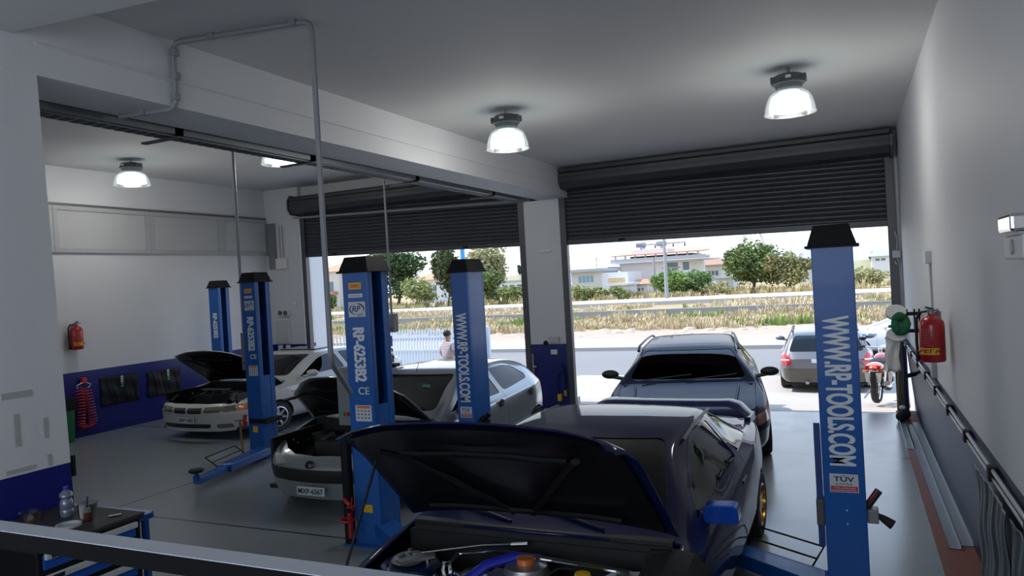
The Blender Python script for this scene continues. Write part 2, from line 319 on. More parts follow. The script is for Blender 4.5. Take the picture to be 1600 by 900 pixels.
# ------------------------------------------------------------------ high bay lamps
REFL = glass('lamp_acrylic', (.60, .64, .63), .7, .15)
_n = REFL.node_tree.nodes; _L = REFL.node_tree.links; _e = _n.new('ShaderNodeEmission'); _e.inputs[0].default_value = (.88, .95, .95, 1); _e.inputs[1].default_value = .16
_a = _n.new('ShaderNodeAddShader'); _m = [x for x in _n if x.type == 'MIX_SHADER'][0]; _o = [x for x in _n if x.type == 'OUTPUT_MATERIAL'][0]; _L.new(_m.outputs[0], _a.inputs[0]); _L.new(_e.outputs[0], _a.inputs[1]); _L.new(_a.outputs[0], _o.inputs[0])
def lamp_glow():
    return mat('lamp_glow', (.9, .95, 1), .4, emit=(.86, .96, 1), estr=2.2)
def lamp(x, y, zc, label, s=1.0):
    T = empty('high_bay_lamp', (x, y, zc), label=label, cat='ceiling lamp', group=None)
    K2 = 1.28*s
    MB().tube([(0,0,0), (0,0,-.07)], .02, 8).out('hook', STEEL, T)
    h = MB(); h.lathe([(.08*K2, -.07), (.115*K2, -.085), (.125*K2, -.15), (.135*K2, -.155), (.135*K2, -.18), (.12*K2, -.185), (.105*K2, -.235), (.09*K2, -.24)], 20)
    h.box((-.145*K2, -.07, -.165), (.145*K2, .07, -.095)); h.out('ballast_housing', mat('lamp_housing', (.075, .08, .085), .45), T, smooth=True)
    col = MB(); col.lathe([(.085*K2, -.235), (.09*K2, -.26)], 20); col.out('collar', GREYP, T)
    MB().box((-.02, -.128*K2-.01, -.145), (.035, -.115*K2, -.115)).out('rating_plate', WHITEP, T)
    prof = [(.085, -.25), (.13, -.265), (.165, -.30), (.187, -.36), (.203, -.43), (.21, -.50)]
    n = 48; mb = MB(); vs = []; fs = []
    for i, (r, z) in enumerate(prof):
        for k in range(n):
            rr = r*K2 + (.0018 if k % 2 else -.0018); vs.append((rr*math.cos(2*PI*k/n), rr*math.sin(2*PI*k/n), z))
    for i in range(len(prof)-1):
        for k in range(n): fs.append((i*n+k, i*n+(k+1)%n, (i+1)*n+(k+1)%n, (i+1)*n+k))
    mb.add(vs, fs); mb.out('shade', REFL, T, smooth=True)
    MB().lathe([(.213*K2, -.50), (.216*K2, -.506), (.209*K2, -.506), (.207*K2, -.50)], n, cap=False).out('shade_rim', REFL, T)
    MB().lathe([(.03, -.27), (.115*K2, -.29), (.15*K2, -.32), (.165*K2, -.40), (.165*K2, -.465), (.10*K2, -.49), (.03, -.492)], 24).out('bulb', lamp_glow(), T, smooth=True)
    l = bpy.data.lights.new('lamp_light', 'POINT'); l.energy = LAMP_POWER; l.shadow_soft_size = .2; l.color = (1.0, .96, .90)
    o = bpy.data.objects.new('lamp_light', l); C.objects.link(o); o.parent = T; o.location = (0, 0, -.62)
    return T
p = at(790, 171, z=H); lamp(p.x, p.y, H, 'high bay lamp with clear dome, just right of the ceiling beam')
p = at(1231, 106, z=H); lamp(p.x, p.y, H, 'high bay lamp with clear dome, nearest the right wall', 1.0)
p = at(204, 249, z=H2); lamp(p.x, p.y, H2, 'high bay lamp with clear dome, nearest the left wall above the fire extinguisher', 1.22)
p = at(436, 212, z=H2); lamp(p.x, p.y, H2, 'high bay lamp with its top hidden behind the ceiling beam and cable tray', 1.22)

# ------------------------------------------------------------------ two-post lifts
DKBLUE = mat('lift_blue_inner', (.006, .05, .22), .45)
STK_W = mat('sticker_white', (.62, .66, .72), .4); STK_R = mat('sticker_red', (.55, .03, .05), .4); STK_O = mat('sticker_orange', (.75, .16, .04), .5)
def post(x, y, wx, wy, zc, ch, label, kind, main=False, open_z=1.5, flag=None, caph=.165):
    """x,y = centre of the face towards the camera; channel opens to +x (ch=1) or -x (ch=-1)"""
    T = empty('car_lift_post', (x, y, 0), label=label, cat='car lift post')
    a, b = -wx/2, wx/2; t = .03; zt_ = zc+.02
    o = b if ch > 0 else a; s = 1 if ch > 0 else -1
    c = MB(); f = wx*.0
    c.box((a, 0, 0), (b, t, zt_)); c.box((a, wy-t, 0), (b, wy, zt_))                      # two flanges
    c.box((min(-o, -o+s*t), t, 0), (max(-o, -o+s*t), wy-t, zt_))                           # closed web
    c.box((min(o-s*.02, o), t, 0), (max(o-s*.02, o), t+.055, zt_)); c.box((min(o-s*.02, o), wy-t-.07, 0), (max(o-s*.02, o), wy-t, zt_))  # return lips
    c.out('column', BLUE, T, bevel=.006)
    MB().box((a-.12, -.08, 0), (b+.12, wy+.1, .018)).out('base_plate', BLUE, T)
    g = MB(); g.box((min(o-s*.05, o-s*.03), t+.06, .4), (max(o-s*.05, o-s*.03), t+.075, zt_)); g.out('slide_rail', STEEL, T)
    cap = MB(); e = .045; i = .035
    cap.frustum((a-e, -e, zc-.0), (b+e, wy+e), (a-e+.005, -e+.005, zc+.02), (b+e-.005, wy+e-.005))
    cap.frustum((a-e+.02, -e+.02, zc+.02), (b+e-.02, wy+e-.02), (a+i*.6, i*.6, zc+caph), (b-i*.6, wy-i*.6)); cap.out('top_cover', BLACKP, T, bevel=.006)
    car = MB(); car.box((min(o-s*.12, o-s*.004), t+.056, .12), (max(o-s*.12, o-s*.004), wy-t-.071, open_z)); car.out('carriage', BLUE, T, bevel=.008)
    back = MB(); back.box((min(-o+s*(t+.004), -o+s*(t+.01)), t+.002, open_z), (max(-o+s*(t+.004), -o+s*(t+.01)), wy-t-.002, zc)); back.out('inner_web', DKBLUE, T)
    if main:
        ch_pts = [(o-s*.06, wy*.52+.012*math.sin(k*1.3)+.03*math.sin(k*.21), zc-.05-k*.03) for k in range(int((zc-open_z)/.03))]
        MB().tube(ch_pts, .009, 6).out('hose', BLACKP, T, smooth=True)
    fy = -.0015
    def tx(s_, z, size, m=LETTER, right=(0,0,-1), up=(1,0,0), ox=0, asp=1, bold=.003):
        return text('lettering', s_, size, face_M((ox, fy, z), right, up), m, T, .0008, bold, font_aspect=asp)
    def sticker(ox, z, sx, sz, m=STK_W, name='sticker'):
        return MB().box((ox-sx/2, -.003, z-sz/2), (ox+sx/2, 0, z+sz/2)).out(name, m, T)
    F_ = lambda x, z, d=-.0035: face_M((x, d, z), (1,0,0), (0,0,1))
    if kind in ('rp', 'rp_plain'):
        k = wx/.30
        text('lettering', 'RP-6253B2', .2, face_M((.015, fy, zc-.84), (0,0,-1), (1,0,0)), LETTER, T, .0008, .009, fit=(.55, .135*k))
        if kind == 'rp':
            sticker(0, zc-.135, .15*k, .068, YEL, 'load_sticker'); text('lettering', '3200KG', .1, F_(0, zc-.135), STK_R, T, .0005, .003, fit=(.12*k, .036))
            sticker(0, zc-.235, .17*k, .04, STK_W, 'name_strip'); MB().box((-.06*k, -.004, zc-.239), (.06*k, -.003, zc-.231)).out('strip_line', GREYP, T)
            sticker(.01, zc-.375, .20*k, .155, STK_W, 'logo_sticker')
            text('lettering', 'RP', .1, face_M((.005, -.0035, zc-.37), (1,0,0), (.2,0,1)), mat('logo_navy', (.02,.04,.2), .5), T, .0005, .002, fit=(.095*k, .062))
            arc = [(.01+.082*k*math.cos(t_), -.005, zc-.372+.055*math.sin(t_)) for t_ in [PI*(.62+.05*i) for i in range(18)]]
            MB().tube(arc, [.001+.005*math.sin(PI*i/17) for i in range(18)], 5).out('logo_ring', BLKINK, T)
            arc = [(.012+.082*k*math.cos(t_), -.005, zc-.372+.055*math.sin(t_)) for t_ in [PI*(-.15+.04*i) for i in range(18)]]
            MB().tube(arc, [.001+.006*math.sin(PI*i/17) for i in range(18)], 5).out('logo_ring', BLKINK, T)
            text('lettering', 'TOOLS', .03, face_M((.045*k, -.0035, zc-.432), (1,0,.2), (-.2,0,1)), BLKINK, T, .0005, .001, fit=(.07*k, .018))
            text('lettering', 'CE', .1, F_(.04, zc-1.21), LETTER, T, .0008, .001, fit=(.13*k, .075))
            sticker(.02, zc-1.44, .19*k, .165, STK_W, 'instruction_sticker'); MB().box((-.08*k+.02, -.004, zc-1.39), (.08*k+.02, -.003, zc-1.365)).out('heading_bar', STK_O, T)
            for r in range(3):
                pc = MB()
                for q in range(4): cx = -.062*k+q*.042*k+.02; cz = zc-1.41-r*.036; pc.box((cx-.013, -.004, cz-.012), (cx+.010, -.003, cz-.004)); pc.box((cx-.003, -.004, cz-.012), (cx+.005, -.003, cz+.006))
                pc.out('pictogram_row', BLKINK, T)
    else:
        text('lettering', 'WWW.RP-TOOLS.COM', .2, face_M((.0, fy, zc-1.055), (0,0,-1), (1,0,0)), LETTER, T, .0008, .0064, fit=(1.10, wx*.63))
        z = zc-1.735; sw_ = wx*.68
        sticker(.0, z, sw_, .135, STK_W, 'approval_sticker'); MB().box((-sw_/2+.006, -.004, z-.062), (sw_/2-.006, -.003, z-.022)).out('red_band', STK_R, T)
        text('lettering', 'TÜV', .1, F_(0, z+.034), BLKINK, T, .0005, .004, fit=(sw_*.72, .046))
        text('lettering', 'AUSTRIA', .1, F_(0, z-.006), BLKINK, T, .0005, .001, fit=(sw_*.62, .013))
        text('lettering', 'TYPE APPROVED', .1, F_(0, z-.036, -.0045), STK_W, T, .0005, .001, fit=(sw_*.8, .012)); MB().box((-sw_*.42, -.0045, z-.054), (sw_*.42, -.004, z-.050)).out('small_print', STK_W, T)
        for zz in (z-.20, z-.30): MB().lathe([(.006, 0), (.006, .004)], 8, face_M((.01, 0, zz), (1,0,0), (0,0,1))).out('bolt', LETTER, T)
    return T
def arm_mesh(p0, p1, w0, w1, h, T, pad=True, guard=None):
    """lift arm from p0 (at the post) to p1 (tip), in parent space"""
    p0 = Vector(p0); p1 = Vector(p1); d = (p1-p0); L_ = d.length; d.normalize(); n = Vector((-d.y, d.x, 0))
    def sect(t, w, z0, z1): c = p0+d*L_*t; return [c-n*w/2+Vector((0,0,z0)), c+n*w/2+Vector((0,0,z0)), c+n*w/2+Vector((0,0,z1)), c-n*w/2+Vector((0,0,z1))]
    a = MB(); S = [sect(0, w0, 0, h), sect(.62, w0*.8, 0, h)]; vs = S[0]+S[1]; F = [(0,1,2,3), (7,6,5,4)]+[(i, i+4, (i+1)%4+4, (i+1)%4) for i in range(4)]; a.add(vs, F); arm = a.out('arm', BLUE, T, bevel=.008)
    b = MB(); vs = sect(.5, w1, .01, h-.012)+sect(1, w1*.7, .01, h-.03); b.add(vs, F); b.out('arm_extension', BLUE, arm, bevel=.006)
    if pad:
        c = p1+Vector((0,0,h-.03)); q = MB(); q.lathe([(.05, -.02), (.05, .04), (.03, .05), (.03, .09)], 16, Matrix.Translation(c)); q.out('pad_stem', BLUE, arm)
        MB().lathe([(.09, .09), (.10, .10), (.10, .125), (.085, .135)], 20, Matrix.Translation(c)).out('rubber_pad', RUBBER, arm, smooth=True)
    if guard:
        s = guard; z = h+.0
        pts = [p0+d*L_*.18+n*s*w0*.45+Vector((0,0,z*.6)), p0+d*L_*.18+n*s*(w0*.5+.18)+Vector((0,0,z+.10)), p0+d*L_*.62+n*s*(w0*.5+.18)+Vector((0,0,z+.10)), p0+d*L_*.62+n*s*w0*.4+Vector((0,0,z*.6))]
        MB().tube(pts, .009, 6).out('foot_guard', BLACKP, arm)
        m2 = [pts[0].lerp(pts[1], .5), pts[3].lerp(pts[2], .5)]; MB().tube(m2, .008, 6).out('foot_guard', BLACKP, arm)
    return arm
# lift beside the dark blue coupe
PA = post(-5.40, -7.85, .31, .36, 2.80, 1, 'nearest lift post lettered RP-6253B2, its open channel facing the dark blue coupe', 'rp', True, open_z=1.43)
PR = post(-.905, -8.16, .285, .34, 2.735, -1, 'large lift post lettered WWW.RP-TOOLS.COM standing nearest the right wall', 'www', caph=.17)
PB = post(-9.75, -4.85, .30, .34, 2.85, 1, 'lift post lettered RP-6253B2 between the white saloon and the silver hatchback', 'rp', True, open_z=1.32)
PW = post(-5.20, -6.0, .235, .44, 2.77, -1, 'lift post lettered WWW.RP-TOOLS.COM standing in front of the silver hatchback', 'www')
PC = post(-13.75, -1.78, .28, .33, 2.86, 1, 'farthest lift post, behind the white saloon near the left wall', 'rp_plain', False, open_z=1.2)
PD = post(-9.33, -1.95, .28, .30, 2.72, -1, 'lift post mostly hidden behind the nearest lettered post', 'plain_www')
# control boxes on the main posts
def control_box(T, x, y, z, sx, sy, sz, m):
    o = MB().box((x-sx/2, y-sy/2, z-sz/2), (x+sx/2, y+sy/2, z+sz/2)).out('control_box', m, T, bevel=.01)
    MB().lathe([(.018, 0), (.018, .02)], 12, face_M((x-sx*.1, y-sy/2, z-sz*.3), (1,0,0), (0,0,1))).out('button', mat('button_green', (.02,.3,.08), .4), o)
    MB().lathe([(.022, 0), (.022, .025)], 12, face_M((x+sx*.22, y-sy/2, z-sz*.3), (1,0,0), (0,0,1))).out('button', RED, o)
    return o
LG = mat('control_box_grey', (.17, .18, .20), .5)
control_box(PA, -.155-.085, .16, 1.52, .17, .26, .60, LG)
control_box(PB, -.15-.06, .16, 1.72, .12, .22, .62, LG)
control_box(PD, .14+.16, .10, 1.95, .24, .16, .36, LG)
MB().box((.16, .05, 1.50), (.32, .09, 1.70)).out('notice', mat('notice_blue', (.05,.15,.5), .5), PD); MB().box((.18, .045, 1.54), (.30, .05, 1.66)).out('notice_panel', STK_W, PD)
MB().lathe([(.07, 1.18), (.08, 1.2), (.08, 1.42), (.05, 1.46)], 16, Matrix.Translation((.25, .1, 0))).out('oil_tank', CHROME, PD, smooth=True)
MB().box((.15, 0, .98), (.40, .2, 1.16)).out('pump_motor', BLACKP, PD, bevel=.02)
# fittings low on the nearest lettered post: black ram, red air regulator, yellow plate
MB().tube([(-.22, -.02, .02), (-.22, -.02, 1.08)], .055, 14).out('hydraulic_ram', BLACKP, PA, smooth=True)
rg = MB().tube([(-.15, -.10, .10), (-.15, -.10, .36)], .028, 12)
rg.ball((-.14, -.10, .40), .042, 8); rg.tube([(-.20, -.12, .50), (-.13, -.12, .44)], .022, 8); rg.tube([(-.11,-.12,.44), (-.10,-.12,.52)], .006, 6); rg.tube([(-.07,-.12,.44), (-.07,-.12,.52)], .006, 6)
rg.tube([(-.16+.07*math.cos(t*PI/8), -.14+.07*math.sin(t*PI/8), .29) for t in range(17)], .012, 8); rg.out('air_regulator', RED, PA, smooth=True)
MB().tube([(-.12, -.15, .40), (-.12, -.17, .40)], .022, 14).out('gauge', BLACKP, PA)
MB().box((-.05, -.004, .34), (.06, 0, .42)).out('yellow_plate', YEL, PA)
MB().tube([(-.20, -.11, .02), (-.23, -.11, .60)], .018, 8).tube([(-.34,-.11,.60),(-.10,-.11,.62)], .012, 6).out('wooden_prop', mat('prop_wood', (.26,.15,.06), .6), PB, smooth=True)
MB().tube([(-.15, -.10, .58), (-.12, -.10, .70)], .03, 8).ball((-.13,-.10,.56), .04, 7).out('air_regulator', RED, PB, smooth=True)
MB().box((-.06, -.004, .40), (.04, 0, .50)).out('yellow_plate', YEL, PB)
MB().box((-.10, -.02, .55), (.25, .36, .62)).out('rubber_strap', BLACKP, PB)
# lock lever on the right post, latch boxes
MB().box((-.20, .02, .66), (-.143, .14, .86)).out('latch_box', mat('latch_grey', (.10,.10,.10), .5), PR, bevel=.01)
q = MB().box((.143, .04, .70), (.22, .16, .80)); q.out('lever_bracket', mat('lever_bracket_grey', (.25,.26,.27), .4), PR, bevel=.01)
MB().tube([(.21, .08, .76), (.25, .07, .735), (.31, .05, .70)], [.015, .028, .036], 10).out('lever_grip', RUBBER, PR, smooth=True)
MB().tube([(.14, .10, .80), (.23, .11, .93)], .028, 8).out('unlock_handle', mat('handle_dark', (.03,.03,.03), .5), PR); MB().tube([(.145, .07, .84), (.22, .08, .94)], .009, 6).out('release_rod', RED, PR)
MB().prism([(.0, 0.02), (.30, .02), (.0, .34)], -.143-.02, -.143, 'x').out('gusset', BLUE, PR)
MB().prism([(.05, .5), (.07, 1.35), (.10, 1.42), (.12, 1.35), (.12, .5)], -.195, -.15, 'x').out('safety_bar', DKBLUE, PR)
# small latch cluster on the post in front of the hatchback
cl = MB(); cl.ball((.20, .1, .92), .07, 7); cl.tube([(.12, .05, .86), (.30, .05, 1.02)], .03, 8); cl.box((.13, .0, .74), (.36, .18, .86)); cl.out('lock_mechanism', BLACKP, PW)
MB().ball((.33, -.01, .88), .035, 7).out('lock_knob', RED, PW)
arm_mesh((-.14, .15, .10), (-1.35, .95, .10), .26, .17, .12, PR, True, -1)
arm_mesh((.14, .10, .10), (1.10, -.65+.0, .10), .24, .17, .12, PA, False)
ar = arm_mesh((.20, -.06, .06), (.62, -1.80, .06), .26, .15, .12, PB, True, -1)
# ------------------------------------------------------------------ car builder
K = 1.333
def pchip(keys, x):
    if x <= keys[0][0]: return keys[0][1]
    if x >= keys[-1][0]: return keys[-1][1]
    n = len(keys); X = [k[0] for k in keys]; Y = [k[1] for k in keys]
    h = [X[i+1]-X[i] for i in range(n-1)]; d = [(Y[i+1]-Y[i])/h[i] for i in range(n-1)]
    def slope(i):
        if i == 0: return d[0]
        if i == n-1: return d[-1]
        if d[i-1]*d[i] <= 0: return 0
        w1 = 2*h[i]+h[i-1]; w2 = h[i]+2*h[i-1]; return (w1+w2)/(w1/d[i-1]+w2/d[i])
    for i in range(n-1):
        if X[i] <= x <= X[i+1]:
            t = (x-X[i])/h[i]; a, b = slope(i), slope(i+1)
            return Y[i]*(2*t**3-3*t*t+1)+h[i]*a*(t**3-2*t*t+t)+Y[i+1]*(-2*t**3+3*t*t)+h[i]*b*(t**3-t*t)
def car_surface(S, ny=74, sub=4):
    L_ = S['L']; W = S['W']/2; st = [0, .015, .04, .08, .13, .2]
    y = .2
    while y < L_-.2: y += (L_-.4)/ny; st.append(y)
    st = [s for s in st if s < L_-.2] + [L_-.2, L_-.13, L_-.08, L_-.04, L_-.015, L_]
    rows = []
    for y in st:
        w_ = W*pchip(S['w'], y); zb_ = pchip(S['zb'], y); zs = pchip(S['zs'], y); zt_ = pchip(S['zt'], y); wr = W*pchip(S['wr'], y); dr = pchip(S['dr'], y)
        ws = w_*.93
        pts = [(w_*.90, zb_), (w_*.975, zb_+.09), (w_*.995, zb_+(zs-zb_)*.38), (w_, zb_+(zs-zb_)*.62), (w_*.975, zs-.07*min(1,(zs-zb_)/.5)), (ws, zs),
               (ws*.45+wr*.55, zs*.45+(zt_-dr)*.55+.012), (wr, zt_-dr), (wr*.86, zt_-dr*.32), (wr*.45, zt_-dr*.05), (0, zt_)]
        out = []
        P = [(2*pts[0][0]-pts[1][0], 2*pts[0][1]-pts[1][1])]+pts+[(-pts[-2][0], pts[-2][1])]
        for i in range(1, len(P)-2):
            for k in range(sub):
                t = k/sub; p0, p1, p2, p3 = P[i-1], P[i], P[i+1], P[i+2]
                out.append(tuple(.5*((2*p1[c])+(-p0[c]+p2[c])*t+(2*p0[c]-5*p1[c]+4*p2[c]-p3[c])*t*t+(-p0[c]+3*p1[c]-3*p2[c]+p3[c])*t**3) for c in (0, 1)))
        out.append(pts[-1]); rows.append((y, out))
    V = []; R = []
    bf, br = S.get('bow', (.13, .10))
    for y, o in rows:
        ring = []
        full = [(x, z) for x, z in o] + [(-x, z) for x, z in reversed(o[:-1])]
        fb = max(0, 1-y/(S['L']*.45)); rb = max(0, 1-(S['L']-y)/(S['L']*.4))
        for x, z in full:
            u = (x/W)**2; yy = y + bf*u*fb - br*u*rb
            # round the nose and tail in side view
            lo = max(0, (S.get('chin', .5)-z))
            yy += S.get('tuck', .15)*lo*max(0, 1-y/.5) - S.get('rtuck', .12)*lo*max(0, 1-(S['L']-y)/.5)
            V.append(Vector((x, yy, z))); ring.append(len(V)-1)
        R.append(ring)
    F = []
    for i in range(len(R)-1):
        for j in range(len(R[0])-1): F.append((R[i][j], R[i][j+1], R[i+1][j+1], R[i+1][j]))
    n = len(R[0]); h = n//2
    for ring, fl in ((R[0], 1), (R[-1], 0)):   # nose and tail caps: rungs with a middle column
        mids = []
        for j in range(h):
            a, b = ring[j], ring[n-1-j]; row = [a]
            for t in (.2, .4, .6, .8):
                p = V[a].lerp(V[b], t); p.y += (-1 if fl else 1)*(bf if fl else br)*(V[a].x/W)**2*(1-(2*t-1)**2); V.append(p); row.append(len(V)-1)
            row.append(b); mids.append(row)
        top = ring[h]
        for j in range(h-1):
            for t in range(5):
                q = (mids[j][t], mids[j][t+1], mids[j+1][t+1], mids[j+1][t]); F.append(q if fl else q[::-1])
        q = tuple(mids[-1])+(top,); F.append(q if fl else q[::-1])
    return V, F
def shell_mesh(V, F, N, t0, t1):
    n = len(V); vs = [V[i]-N[i]*t0 for i in range(n)]+[V[i]-N[i]*t1 for i in range(n)]
    fs = [tuple(f) for f in F]+[tuple(i+n for i in reversed(f)) for f in F]
    cnt = {}
    for f in F:
        for i in range(len(f)):
            a, b = f[i], f[(i+1) % len(f)]; cnt[(a, b)] = 1
    for (a, b) in cnt:
        if (b, a) not in cnt: fs.append((b, a, a+n, b+n))
    me = bpy.data.meshes.new('s'); me.from_pydata(vs, [], fs); me.update(); return me
_ta = bpy.data.objects.new('ta', bpy.data.meshes.new('x')); _tb = bpy.data.objects.new('tb', bpy.data.meshes.new('x'))
def boolop(A, B, op):
    _ta.data = A; _tb.data = B
    for o in (_ta, _tb):
        if o.name not in C.objects: C.objects.link(o)
    _ta.modifiers.clear(); md = _ta.modifiers.new('b', 'BOOLEAN'); md.operation = op; md.object = _tb; md.solver = 'MANIFOLD'
    dg = bpy.context.evaluated_depsgraph_get(); dg.update(); me = bpy.data.meshes.new_from_object(_ta.evaluated_get(dg))
    if len(me.polygons) == 0:
        md.solver = 'EXACT'; dg = bpy.context.evaluated_depsgraph_get(); dg.update(); me = bpy.data.meshes.new_from_object(_ta.evaluated_get(dg))
    return me
def cutter(poly, h0, h1, axis): return MB().prism(poly, h0, h1, axis).mesh()
def inset(poly, d):
    n = len(poly); out = []; A = sum(poly[i][0]*poly[(i+1)%n][1]-poly[(i+1)%n][0]*poly[i][1] for i in range(n)); s = 1 if A > 0 else -1
    for i in range(n):
        p0, p1, p2 = Vector(poly[i-1]), Vector(poly[i]), Vector(poly[(i+1) % n]); a = (p1-p0).normalized(); b = (p2-p1).normalized()
        na = Vector((-a.y, a.x))*s; nb = Vector((-b.y, b.x))*s; m_ = (na+nb); m_ = m_/max(.3, m_.length_squared)*2 if m_.length > 1e-6 else na
        out.append(tuple(p1+m_*d))
    return out
def rounded(poly, r, k=4):
    out = []; n = len(poly)
    for i in range(n):
        p0, p1, p2 = Vector(poly[i-1]), Vector(poly[i]), Vector(poly[(i+1) % n]); rr = min(r, (p0-p1).length*.45, (p2-p1).length*.45)
        a = p1+(p0-p1).normalized()*rr; b = p1+(p2-p1).normalized()*rr
        for j in range(k+1): t = j/k; out.append(tuple(a*(1-t)**2+p1*2*t*(1-t)+b*t*t))
    return out
KM = Matrix.Diagonal((K, K, 1, 1))
def make_wheel(T, x, y, r, wd, side, rim_m, spokes, name='wheel'):
    Wd = empty(name, (0, 0, 0)); Wd.parent = T
    # lathe about local x; side = +1 faces +x
    M = Matrix.Translation((x, y, r)) @ Matrix(((0,0,side,0),(0,1,0,0),(-side if False else 1,0,0,0),(0,0,0,1)))
    ri = r*.64
    t = MB().lathe([(ri, -wd/2), (r*.93, -wd/2), (r*.985, -wd/2+.02), (r, -wd*.3), (r, wd*.3), (r*.985, wd/2-.02), (r*.93, wd/2), (ri, wd/2)], 40, M, cap=False)
    o = t.mesh(); o.transform(KM); link('tyre', o, RUBBER, Wd, smooth=True)
    rm = MB().lathe([(ri, -wd/2), (ri, wd/2), (ri-.018, wd/2+.004), (ri-.02, wd/2-.03), (ri-.035, wd*.1)], 40, M, cap=False)
    rm.lathe([(.06, wd*.1), (.06, wd/2-.03), (.04, wd/2-.01), (.001, wd/2-.008)], 20, M, cap=False)
    for k in range(spokes):
        a = 2*PI*k/spokes; R_ = M @ Matrix.Rotation(a, 4, 'Z')
        rm.frustum((.03, -.028, 0), (ri-.01, .028), (.03, -.02, 0), (ri-.01, .02)) if False else None
        vs = [(.03, -.032, wd/2-.045), (.03, .032, wd/2-.045), (ri-.012, .022, wd/2-.05), (ri-.012, -.022, wd/2-.05), (.03, -.03, wd/2-.012), (.03, .03, wd/2-.012), (ri-.012, .018, wd/2-.006), (ri-.012, -.018, wd/2-.006)]
        rm.add([R_ @ Vector(v) for v in vs], [(0,1,2,3), (7,6,5,4), (0,4,5,1), (1,5,6,2), (2,6,7,3), (3,7,4,0)])
    o = rm.mesh(); o.transform(KM); link('rim', o, rim_m, Wd, smooth=True)
    dk = MB().lathe([(.001, -.02), (ri-.005, -.02), (ri-.005, .01), (.001, .01)], 24, M, cap=False).mesh(); dk.transform(KM); link('brake_disc', dk, mat('brake_dark', (.03,.03,.03), .5, metal=.5), Wd)
